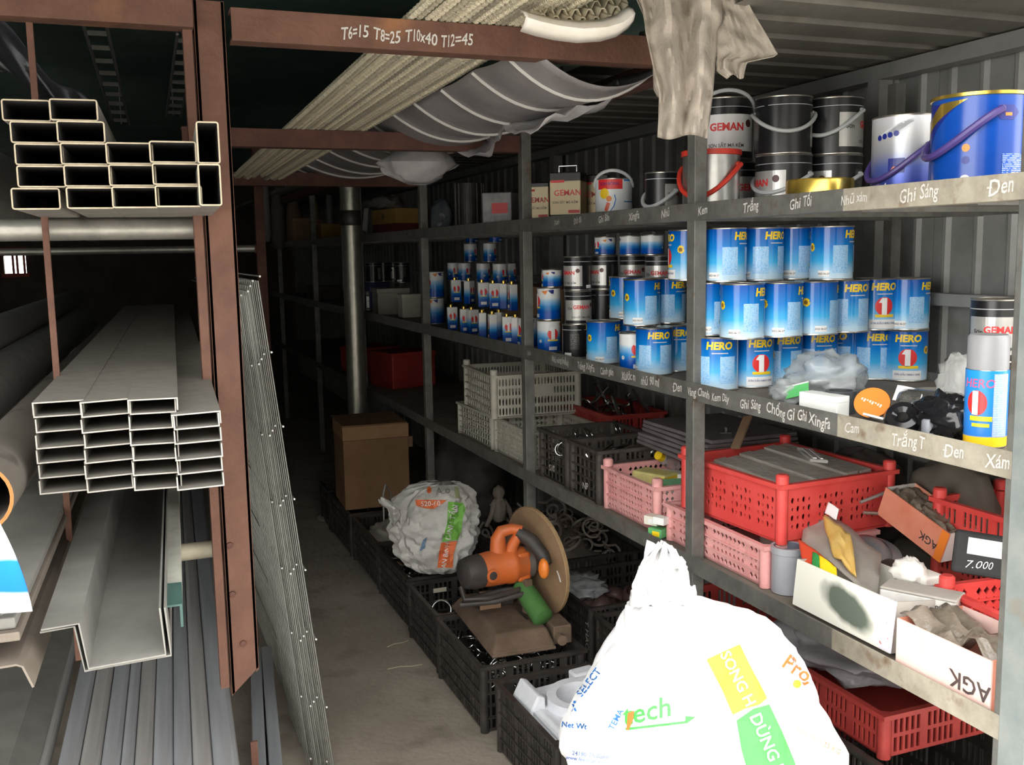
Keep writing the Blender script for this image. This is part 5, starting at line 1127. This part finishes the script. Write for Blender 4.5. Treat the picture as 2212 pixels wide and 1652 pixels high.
# brown carton
t = thing('brown_carton', 'tall brown cardboard carton standing in the dark aisle', 'carton', (1.085, 4.66, HF+.001), R(-3))
MB().box(-.155,.155,-.15,.15,0,.33).build('carton_body', CARD, t, bevel=.004); MB().box(-.157,.157,-.152,.152,.33,.395).build('upper_flaps', mat('cardboard_fold', (.24,.135,.065), .85, 0, (.31,.18,.09), 6, 1), t, bevel=.003); MB().box(-.157,.150,-.148,.20,.396,.400).build('lid_flap', CARD, t)
MB().box(.156,.185,-.10,.0,.27,.32).build('side_tab', CARD_D, t)
# metal things in the crates
ring = MB().tube([(.03*math.cos(k*math.pi/10), .03*math.sin(k*math.pi/10), 0) for k in range(20)], .0045, 6, True).mesh('ring'); ring.materials.append(CHROME)
for p in ring.polygons: p.use_smooth = True
def scatter(me, n, x0, x1, y0, y1, z0, z1, name, label, cat, group, sc_=(1, 1)):
    for k in range(n):
        o = bpy.data.objects.new(name, me); COL.objects.link(o); o.location = (random.uniform(x0,x1), random.uniform(y0,y1), random.uniform(z0,z1)); o.rotation_euler = (random.uniform(-1.2,1.2), random.uniform(-1.2,1.2), random.uniform(0,6.28)); s = random.uniform(*sc_); o.scale = (s,s,s); tag(o, label, cat, group)
scatter(ring, 44, .95, 1.20, 2.65, 2.98, .10, .165, 'pipe_clamp', 'shiny steel ring clamp in the crate under the chop saw', 'clamp', 'steel ring clamps', (.8,1.15))
scatter(ring, 14, .95, 1.2, 3.09, 3.37, .10, .15, 'pipe_clamp', 'dim steel ring in the crate behind the chop saw', 'clamp', 'dim steel rings', (.8,1.2))
o = MB().box(-.025,.025,-.001,.001,-.008,.008).build('paper_tag', mat('cream_tag', (.55,.53,.42), .7)); o.location = (1.03, 3.395, .165); tag(o, 'small cream tag inside the crate behind the saw', 'tag')
rod = MB().tube([(0,-.05,0),(0,.02,0),(.008,.035,.0),(.02,.035,0)], .005, 7).mesh('hook'); rod.materials.append(CHROME)
scatter(rod, 22, .96, 1.04, 3.52, 3.80, .13, .185, 'steel_hook', 'dark shiny steel hook in the crate beside the printed sack', 'hook', 'steel hooks')
scatter(ring, 12, 1.31, 1.6, 2.86, 3.06, ZB+.10, ZB+.15, 'metal_fitting', 'shiny fitting in the crate chalked S10', 'fitting', 'fittings in the S10 crate', (.6,1))
scatter(rod, 12, 1.32, 1.6, 2.66, 2.80, ZB+.10, ZB+.15, 'metal_latch', 'glinting latch in the crate chalked NP', 'latch', 'latches in the NP crate', (.8,1.3))
scatter(rod, 14, 1.64, 1.82, 3.2, 3.5, ZB+.15, ZB+.20, 'scrap_handle', 'bent steel handle in the dark red crate', 'handle', 'handles in the dark red crate', (1,1.6))
# scroll ironwork
sp = []
for k in range(26):
    a = k*.38; r = .006+.0017*k; sp.append((r*math.cos(a), r*math.sin(a), 0))
scr = MB().tube(sp + [(sp[-1][0]+.02, sp[-1][1]-.03, 0), (sp[-1][0]+.015, sp[-1][1]-.06, 0)], .0055, 6).mesh('scroll'); scr.materials.append(IRON)
scatter(scr, 60, 1.37, 1.79, 3.40, 3.96, .17, .31, 'iron_scroll', 'dusty cast iron scroll in the heap under the rack', 'iron scroll', 'iron scrolls', (.75,1.2))
blob('iron_heap', (1.58, 3.68, .01), .20, .29, .135, IRON, 'core of the dusty ironwork heap under the rack', 'ironwork', 22, .2)
t = thing('iron_ornament', 'dusty cast ornament standing on the ironwork heap', 'ornament', (1.42, 3.80, .27), .4)
blob('head', (0,0,.13), .026, .024, .03, IRON, None, None, 31, .12, par=t); blob('torso', (0,0,.06), .035, .028, .06, IRON, None, None, 32, .25, par=t)
MB().tube([(-.025,0,.09),(-.05,-.01,.05),(-.075,0,.0)], [.014,.011,.008], 8).build('left_wing', IRON, t, True); MB().tube([(.025,0,.09),(.05,-.01,.05),(.07,0,.01)], [.014,.011,.008], 8).build('right_wing', IRON, t, True)
# T HAO crate contents
blob('silver_bag', (1.50, 3.16, .155), .085, .10, .035, mat('silver_film', (.55,.56,.57), .18, .3, (.68,.69,.7), 9, 1, .8, 22), 'silvery plastic bag on fittings in the crate under the rack', 'plastic bag', 17, .4, 36, 20)
cl = MB().lathe([(.035,-.02),(.045,-.022),(.047,0),(.045,.022),(.035,.02)], 20, cap=False).mesh('collar'); cl.materials.append(mat('maroon_pvc', (.10,.055,.05), .5, 0, (.15,.09,.08), 10, 1))
for p in cl.polygons: p.use_smooth = True
scatter(cl, 16, 1.46, 1.78, 2.97, 3.24, .09, .165, 'pipe_ring', 'dull brown pipe ring in the crate under the rack', 'pipe ring', 'brown pipe rings')
scatter(cl, 7, 1.46, 1.74, 2.52, 2.8, .09, .14, 'pipe_ring', 'dark pipe ring in the crate behind the sack', 'pipe ring', 'dark pipe rings')
# debris in the far crates
blob('grey_film', (1.04, 4.18, .10), .09, .12, .06, DUSTYP, 'grey film in the crate beside the brown carton', 'plastic wrap', 41, .3)
o = MB().tube([(0,0,0),(.0,.0,.30),(.015,.01,.34),(.04,.02,.30),(.045,.03,.0)], .004, 8).build('bent_wire', GALV_D, None, True); o.location = (1.05, 4.30, .02); tag(o, 'bent wire loop standing before the brown carton', 'wire')
blob('dust_heap', (1.58, 4.68, 0), .2, .27, .28, mat('dark_dust', (.07,.06,.055), .95, 0, (.10,.09,.08), 12, 1), 'dim heap of sacking under the rack', 'sacking', 42, .3)
# styrofoam moulding
FOAM = mat('styrofoam', (.62,.64,.68), .75, 0, (.68,.70,.74), 60, 1, .15, 120)
t = thing('foam_moulding', 'white styrofoam packing moulding with a round hole', 'foam moulding', (1.075, 2.285, .150)); t.rotation_euler = (R(2), R(-3), R(2))
def arch(r0, r1, d, a0, a1, n=26, sq=None):
    m = MB(); vv = []; ff = []
    for k in range(n+1):
        a = a0+(a1-a0)*k/n; c, s = math.cos(a), math.sin(a)
        ro = r1 if not sq else min(r1*1.6, sq/max(abs(c), abs(s)))
        for (r, z) in ((r0, 0), (ro, 0), (ro, d), (r0, d)): vv.append((r*c, r*s, z))
    for k in range(n):
        for i in range(4): j = (i+1) % 4; ff.append((k*4+i, k*4+j, (k+1)*4+j, (k+1)*4+i))
    if abs(a1-a0) < 6.28: ff += [(0,1,2,3), (n*4+3,n*4+2,n*4+1,n*4)]
    return m.add(vv, ff)
arch(.072, .13, .055, 0, 2*math.pi, 48, .130).build('square_frame', FOAM, t, bevel=.004); arch(.062, .088, .082, 0, 2*math.pi, 40).build('ring_collar', FOAM, t, True)
MB().extrude([(-.138,-.04),(-.092,-.04),(-.092,.085),(-.112,.095),(-.138,.05)], .12, Matrix.Translation((0,.015,0))).build('side_block', FOAM, t, bevel=.006); MB().extrude([(-.138,-.04),(-.085,-.04),(-.090,.055),(-.115,.062),(-.138,.04)], .14, Matrix.Translation((0,-.128,0))).build('side_block', FOAM, t, bevel=.006); MB().box(.03,.10,.085,.128,.05,.085).build('end_block', FOAM, t, bevel=.006)
# ------------------------------------------------------------------ chop saw
ORS = mat('saw_orange', (.62,.13,.02), .5, 0, (.50,.13,.04), 8, 1, .1, 60, (.25,.12,.07), 14, .58, .8); SBLK = mat('saw_black', (.025,.023,.022), .55, 0, (.06,.05,.045), 14, 1)
RBASE = mat('saw_base_rust', (.10,.066,.044), .85, 0, (.165,.115,.078), 10, 1, .25, 70, (.10,.065,.045), 6, .55, .75); WHEEL = mat('abrasive_wheel', (.19,.115,.06), .85, 0, (.26,.165,.09), 7, 1, .2, 120); WEDGE = mat('wheel_edge', (.36,.24,.12), .85, 0, (.28,.18,.09), 40, 1)
t = thing('chop_saw', 'dusty orange chop saw with a large brown cutting wheel on the crate', 'chop saw', (1.085, 2.862, HF+.002), R(-3))
MB().box(-.118,.085,-.232,.228,.0,.010).build('base_skirt', RBASE, t, bevel=.004)
MB().add([(-.118,-.232,.008),(.085,-.232,.008),(.085,.228,.008),(-.118,.228,.008),(-.085,-.175,.052),(.075,-.175,.052),(.075,.20,.052),(-.085,.20,.052)], [(0,3,2,1),(4,5,6,7),(0,1,5,4),(1,2,6,5),(2,3,7,6),(3,0,4,7)]).build('base_plate', RBASE, t, bevel=.008)
MB().box(.088,.148,-.20,-.03,.0,.058).build('fence_block', RBASE, t, bevel=.004)
fp = MB().box(-.075,-.005,.03,.040,.052,.112).build('angle_fence', mat('bare_plate', (.26,.15,.09), .7, 0, (.32,.2,.12), 12, 1), t, bevel=.001); MB().lathe([(0,-.0008),(.004,-.0008),(.004,.0008)], 10, Matrix.Translation((-.05,.0295,.08)) @ Matrix.Rotation(R(90),4,'X')).build('bolt_hole', BLACKP, fp)
MB().box(.0,.045,.045,.075,.052,.10).build('pivot_block', SBLK, t, bevel=.004)
MB().tube([(.10,-.23,.03),(.10,.0,.045)], .007, 10).lathe([(0,-.012),(.016,-.010),(.016,.010),(0,.012)], 12, Matrix.Translation((.10,-.235,.03)) @ Matrix.Rotation(R(90),4,'X')).build('vise_screw', RBASE, t, True)
MB().box(.060,.086,-.15,.06,.052,.085).build('vise_jaw', RBASE, t, bevel=.004); MB().box(.035,.042,-.10,.0,.0524,.0535).build('cut_slot', BLACKP, t)
HR = []
def hd(o): HR.append(o); return o
my, mz, dx = -.030, .212, -.040
Mm = Matrix.Translation((dx,my,mz)) @ Matrix.Rotation(R(90),4,'Y')
mo = hd(MB().lathe([(.048,-.070),(.052,-.066),(.055,-.03),(.056,.02),(.060,.028),(.060,.042),(.056,.048),(.054,.085),(.04,.09)], 28, Mm).build('motor_housing', ORS, t, True))
hd(MB().lathe([(0,-.130),(.036,-.130),(.046,-.124),(.053,-.095),(.0535,-.069)], 28, Mm).build('rear_cap', SBLK, t, True))
MB().lathe([(0,-.004),(.013,-.003),(.013,.003),(0,.004)], 16, Matrix.Translation((-.052+dx,my-.055,mz-.004)) @ Matrix.Rotation(R(90),4,'X')).build('brush_cap', SBLK, mo, True)
MB().lathe([(0.013,-.004),(.021,-.003),(.021,.003),(0.013,.004)], 18, Matrix.Translation((-.052+dx,my-.052,mz-.004)) @ Matrix.Rotation(R(90),4,'X'), cap=False).build('brush_ring', ORS, mo, True)
hd(MB().box(.045+dx,.095+dx,my-.045,my+.045,mz-.05,mz+.045).build('gear_block', ORS, t, bevel=.010))
hd(MB().lathe([(0,.085),(.050,.086),(.056,.105),(.05,.118),(0,.118)], 24, Mm).build('gear_case', mat('gear_grey', (.10,.085,.075), .7, .2, (.15,.13,.11), 14, 1), t, True))
hd(MB().tube([(.0+dx,my,mz+.045),(.0+dx,my,mz+.090),(.012+dx,my,mz+.112),(.045+dx,my-.01,mz+.118),(.07+dx,my-.03,mz+.112)], [.027,.024,.020,.018,.017], 12).build('handle_bridge', ORS, t, True))
hd(MB().tube([(.035+dx,my-.01,mz+.035),(.045+dx,my-.02,mz+.075),(.062+dx,my-.03,mz+.105)], [.022,.018,.015], 10).build('handle_strut', ORS, t, True))
hd(MB().tube([(.06+dx,my-.025,mz+.108),(.085+dx,my-.06,mz+.085),(.10+dx,my-.10,mz+.045),(.105+dx,my-.12,mz+.02)], [.020,.023,.021,.015], 12).build('grip', SBLK, t, True))
hd(blob('trigger_knob', (.112+dx, my-.135, mz+.020), .015, .020, .032, mat('knob_orange', (.80,.22,.03), .4), None, None, 51, .05, par=t))
Mw = Matrix.Translation((.135+dx,my-.012,mz+.0)) @ Matrix.Rotation(R(-5),4,'Y') @ Matrix.Rotation(R(90),4,'Y')
wh = hd(MB().lathe([(0,-.007),(.170,-.007),(.173,-.005),(.173,.005),(.170,.007),(0,.007)], 56, Mw).build('cutting_wheel', WHEEL, t, True))
MB().lathe([(.1732,-.007),(.1752,-.005),(.1752,.005),(.1732,.007)], 56, Mw, cap=False).build('wheel_rim', WEDGE, wh, True)
MB().lathe([(0,-.013),(.035,-.013),(.038,-.008),(.038,-.007)], 24, Mw).build('flange', RBASE, wh, True)
MB().tube([Mw @ Vector((.03,-.142,-.0085)), Mw @ Vector((.012,-.136,-.0085)), Mw @ Vector((-.002,-.127,-.0085))], .0022, 6).build('chalk_tick', CHALK, wh, True)
Mg = Matrix.Translation((.075+dx,my-.075,mz-.105)) @ Matrix.Rotation(R(30),4,'X') @ Matrix.Rotation(R(90),4,'X')
hd(MB().lathe([(0,-.075),(.030,-.072),(.034,0),(.034,.07),(.02,.078),(0,.078)], 20, Mg).build('green_sleeve', mat('green_sleeve', (.04,.13,.03), .7, 0, (.06,.17,.04), 14, 1), t, True))
hd(MB().tube([(-.135+dx,my,mz-.04),(-.140+dx,my-.03,mz-.07),(-.07+dx,my-.055,mz-.072),(.03+dx,my-.055,mz-.066),(.085+dx,my-.02,mz-.08),(.03+dx,my+.03,mz-.09),(-.09+dx,my+.03,mz-.095),(-.14+dx,my-.01,mz-.092),(-.05+dx,my-.06,mz-.085),(.06+dx,my-.06,mz-.080)], .0085, 9).build('power_cord', SBLK, t, True))
hd(MB().box(.062+dx,.088+dx,my-.06,my-.035,mz-.15,mz-.04).build('hinge_link', RBASE, t, bevel=.003))
for o in HR: o.rotation_euler = (0,0,R(13))

# ------------------------------------------------------------------ sacks
def sack(rows, D, depth, seed, wr=.014, nu=72, nv=70, fq=6.0):
    """rows: (py, xl, xr) outline; closed body with wrinkles"""
    def row(v):
        y = rows[0][0]+(rows[-1][0]-rows[0][0])*v
        for a, b in zip(rows, rows[1:]):
            if a[0] <= y <= b[0]:
                f = (y-a[0])/(b[0]-a[0]); f = f*f*(3-2*f)*.5+f*.5
                return y, a[1]+(b[1]-a[1])*f, a[2]+(b[2]-a[2])*f
        return rows[-1]
    fh = Vector((FWD.x, FWD.y, 0)).normalized()
    def fn(u, v):
        y, l, r = row(v); c = atD((l+r)/2, y, D); hw = (r-l)/2*D/F; a = u*2*math.pi
        e = .85; cx = math.copysign(abs(math.cos(a))**e, math.cos(a)); cy = math.copysign(abs(math.sin(a))**e, math.sin(a))
        dd = min(hw*depth, hw)
        n = Vector((cx*2, cy*2, v*fq)); w = wr*(mnoise.noise(n*1.3+Vector((seed,0,0)))+.55*mnoise.noise(n*3.1+Vector((0,seed,0))) + .35*mnoise.noise(Vector((cx*6, cy*6, v*fq*.6+seed))) + 1.1*(.28-abs(mnoise.noise(Vector((cx*3.2+v*2.5, cy*3.2, v*fq*1.1+seed*2))))) + .6*(.25-abs(mnoise.noise(Vector((cx*6-v*3, cy*6, v*fq*2.1+seed))))))
        q = 1+w/max(hw,.05); cc = Vector((c.x, c.y, c.z))
        return cc + RT*(cx*hw*q) + fh*(cy*dd*q)
    m = MB(); m.grid(nu, nv, fn); return m
def bvh_of(o):
    me = o.data; return BVHTree.FromPolygons([o.matrix_world @ v.co for v in me.vertices], [tuple(p.vertices) for p in me.polygons])
SACK = mat('white_sack', (.86,.86,.87), .45, 0, (.90,.90,.90), 5, 1, .25, 16)
rows = [(1296,1385,1490),(1300,1362,1512),(1318,1360,1580),(1340,1352,1650),(1370,1338,1690),(1420,1303,1722),(1470,1272,1746),(1530,1236,1776),(1575,1211,1792),(1600,1212,1800),(1640,1238,1812),(1700,1255,1822),(1850,1262,1820),(2050,1270,1800),(2200,1290,1780),(2255,1330,1740),(2262,1420,1640)]
t = thing('white_sack', 'big white woven sack tied at the neck, printed with yellow and green', 'sack', (0,0,0))
sk = sack(rows, 1.75, .78, 3.0).build('sack_body', SACK, t, True)
bpy.context.view_layer.update(); bv = bvh_of(sk)
# tied neck
nk = cloth([(1175,1424,1442),(1190,1402,1450),(1210,1388,1458),(1240,1376,1452),(1262,1366,1446),(1285,1362,1450),(1306,1360,1470)], 1.70, .022, 5.0, .4, 20, 20); nk.build('neck_twist', SACK, t, True, solid=.003)
cloth([(1216,1440,1452),(1226,1425,1482),(1250,1408,1484),(1275,1402,1480),(1300,1396,1478)], 1.665, .014, 3.0, 1.2, 16, 14).build('neck_ruffle', SACK, t, True, solid=.003)
cloth([(1262,1474,1500),(1272,1462,1503),(1290,1450,1504),(1306,1440,1500)], 1.685, .012, 3.0, 2.2, 12, 10).build('neck_ruffle', SACK, t, True, solid=.003)
blob('neck_core', atD(1432, 1262, 1.74), .045, .04, .07, SACK, None, None, 61, .3, par=t)
sb = mat('sack_blue', (.015,.13,.42), .6); sg = mat('sack_green', (.06,.40,.07), .6); sy = mat('sack_yellow', (.72,.42,.03), .6); so = mat('sack_orange', (.60,.16,.03), .6); sw = mat('sack_white_print', (.88,.88,.86), .6)
def print_(name, g, m_, par, b, off=.0025): decal(name, project_px(g, b, off, 9), m_, par)
def T(s, size, x, y, deg=0, shear=0): return move_geo(move_geo(text_geo(s, size, shear), 0, 0, 0, 1, -1), x, y, R(deg))
print_('yellow_panel', poly_geo([(1526,1424),(1598,1391),(1622,1440),(1650,1492),(1657,1508),(1640,1522),(1610,1530),(1583,1544),(1560,1490)]), sy, sk, bv)
print_('yellow_lettering', T('SONG H', 34, 1593, 1466, 63), sw, sk, bv, .0042)
print_('green_panel', poly_geo([(1591,1556),(1628,1530),(1662,1521),(1690,1580),(1715,1640),(1735,1700),(1630,1720),(1602,1620)]), sg, sk, bv)
print_('green_lettering', T('DÙNG MỸ', 37, 1664, 1622, 66), sw, sk, bv, .0042)
print_('tech_lettering', T('tech', 62, 1395, 1538, -12, .2), sg, sk, bv)
print_('orange_stroke', poly_geo([(1356,1540),(1370,1534),(1368,1552),(1358,1577),(1353,1576)]), so, sk, bv, .0042)
print_('arrow', poly_geo([(1350,1572),(1480,1557),(1481,1546),(1503,1548),(1484,1562),(1482,1559),(1352,1577)]), sg, sk, bv)
print_('orange_small_print', T('DINH DƯỠNG VÀNG', 14, 1395, 1495, -14), mat('sack_faint_orange', (.70,.42,.30), .6), sk, bv)
print_('orange_lettering', T('Pro', 46, 1722, 1445, 35), so, sk, bv)
print_('orange_line', poly_geo([(1716,1468),(1738,1474),(1757,1466),(1758,1471),(1738,1480),(1718,1474)]), so, sk, bv)
print_('yellow_dot', disc_geo(1722, 1477, 9, 14), sy, sk, bv)
print_('blue_lettering', T('SELECT', 22, 1272, 1474, -52), sb, sk, bv)
print_('blue_logo', join_geo([rect_geo(1222,1233,1522,1535), poly_geo([(1235,1520),(1239,1520),(1246,1536),(1242,1536)]), poly_geo([(1246,1522),(1242,1522),(1234,1536),(1238,1536)]), disc_geo(1241,1516,3,10)]), sb, sk, bv)
print_('small_lettering', T('Net Wt', 17, 1240, 1567, 6), sb, sk, bv); print_('side_print', T('TEMA', 19, 1331, 1554, -62), sb, sk, bv)
print_('address_print', T('24180 Thailand', 13, 1275, 1631, 7), mat('sack_faint_blue', (.16,.22,.45), .6), sk, bv); print_('address_print', T('www.feedsign.co', 12, 1262, 1641, 8), _mats['sack_faint_blue'], sk, bv)
print_('faint_print', T('22% PRO 25 KG', 16, 1768, 1600, 28), mat('sack_faint_red', (.65,.30,.2), .6), sk, bv)
# smaller printed sack on the aisle crates
SACK2 = mat('grey_white_sack', (.46,.45,.42), .6, 0, (.58,.57,.54), 7, 1, .7, 30, (.30,.25,.20), 5, .55, .75)
rows2 = [(1042,930,985),(1050,890,1005),(1064,868,1015),(1085,850,1022),(1105,842,1026),(1130,846,1027),(1160,858,1023),(1190,866,1016),(1212,880,1008),(1228,900,995),(1234,930,975)]
t = thing('printed_sack', 'dirty white sack printed with orange and green bands on the floor crates', 'sack', (0,0,0))
s2 = sack(rows2, 3.72, .8, 9.0, .024, 96, 80, 4.0).build('sack_body', SACK2, t, True); bpy.context.view_layer.update(); b2 = bvh_of(s2)
cloth([(1078,818,826),(1086,820,850),(1098,838,868),(1112,842,870),(1130,846,866)], 3.56, .02, 3, 0, 12, 12).build('knotted_ear', SACK2, t, True, solid=.003)
bo2 = mat('band_orange', (.75,.17,.05), .6, 0, (.66,.15,.05), 8, 1); bg2 = mat('band_green', (.20,.50,.08), .6, 0, (.16,.42,.07), 8, 1)
print_('orange_corner', poly_geo([(897,1079),(966,1080),(952,1090),(936,1099),(920,1098),(899,1092)]), bo2, s2, b2, .006)
print_('corner_lettering', T('520-60', 15, 930, 1088, -2), mat('band_white', (.75,.74,.7), .6), s2, b2, .009)
print_('green_band', poly_geo([(968,1083),(1000,1086),(1006,1098),(1000,1118),(997,1146),(989,1166),(955,1170),(966,1130)]), bg2, s2, b2, .006)
print_('orange_band', poly_geo([(953,1172),(988,1168),(980,1196),(978,1226),(945,1226),(948,1196)]), bo2, s2, b2, .006)
print_('orange_band_lettering', T('AN BÌNH', 14, 963, 1199, -80), _mats['band_white'], s2, b2, .009)
print_('green_band_lettering', T('DINH TẤN', 16, 976, 1128, -78), _mats['band_white'], s2, b2, .009)
print_('dark_print', T('A.o', 22, 957, 1060, -8), mat('band_grey', (.22,.22,.20), .6), s2, b2, .006)
print_('red_leaf', disc_geo(927, 1058, 5, 10, 8), bo2, s2, b2, .006)
print_('olive_band', poly_geo([(981,1050),(990,1052),(994,1075),(984,1076)]), mat('band_olive', (.30,.32,.16), .6), s2, b2, .006)
print_('blue_patch', poly_geo([(914,1166),(922,1160),(918,1184),(906,1190)]), mat('band_blue', (.14,.22,.34), .6), s2, b2, .006)
# straws and scraps on the floor
for (px, py, l, a, lab) in ((860,1390,.045,.3,'dry straw on the floor beside the crates'),(875,1440,.06,-.1,'second dry straw on the floor, nearer the saw crate')):
    P = atz(px, py, .002); o = MB().tube([(-l,0,0),(-l*.3,.006,.001),(l*.4,-.004,.001),(l,.003,0)], .0015, 5).build('straw', mat('straw', (.50,.45,.32), .8)); o.location = P; o.rotation_euler = (0,0,a); tag(o, lab, 'straw')
blob('plastic_scrap', atz(706, 1122, 0), .05, .06, .012, DUSTYP, 'pale crushed scrap on the dark floor of the aisle', 'scrap', 71, .3)
# two small lamps deep in the shed
for (px, py, Y, c, lab) in ((648,405,9.5,(1,1,1),'tiny white lamp glowing deep in the shed'),(782,550,8.8,(1,.75,.5),'tiny warm lamp glowing behind the pole')):
    P = atY(px, py, Y); t = thing('small_lamp', lab, 'lamp', P); blob('bulb', (0,0,0), .014, .014, .018, mat('bulb_'+str(px), c, .5, emit=3.0), None, None, 1, 0, 12, 8, par=t); MB().lathe([(.012,.016),(.012,.04),(.004,.045)], 10).build('socket', BLACKP, t); MB().tube([(0,0,.04),(0,0,2.28-P.z)], .003, 5).build('cord', BLACKP, t)
# dim goods hanging at the back
for i, (px, py, w, h, c) in enumerate(((600,470,.10,.5,(.10,.09,.08)),(635,480,.12,.4,(.14,.10,.07)),(680,470,.08,.35,(.16,.15,.05)),(575,440,.05,.6,(.2,.2,.2)),(712,440,.05,.4,(.2,.2,.19)))):
    P = atY(px, py, 8.2); t = thing('hanging_bundle', f'dim bundle of goods hanging at the back of the shed, {ORD[i]} of five', 'bundle', (P.x, P.y, P.z-h/2))
    MB().lathe([(w*.3,0),(w*.6,h*.1),(w*.55,h*.6),(w*.35,h*.9),(w*.1,h)], 10).build('bundle_body', mat('dim_%d' % i, c, .7), t, True); MB().tube([(0,0,h),(0,0,2.28-P.z+h/2)], .004, 5).build('string', BLACKP, t)
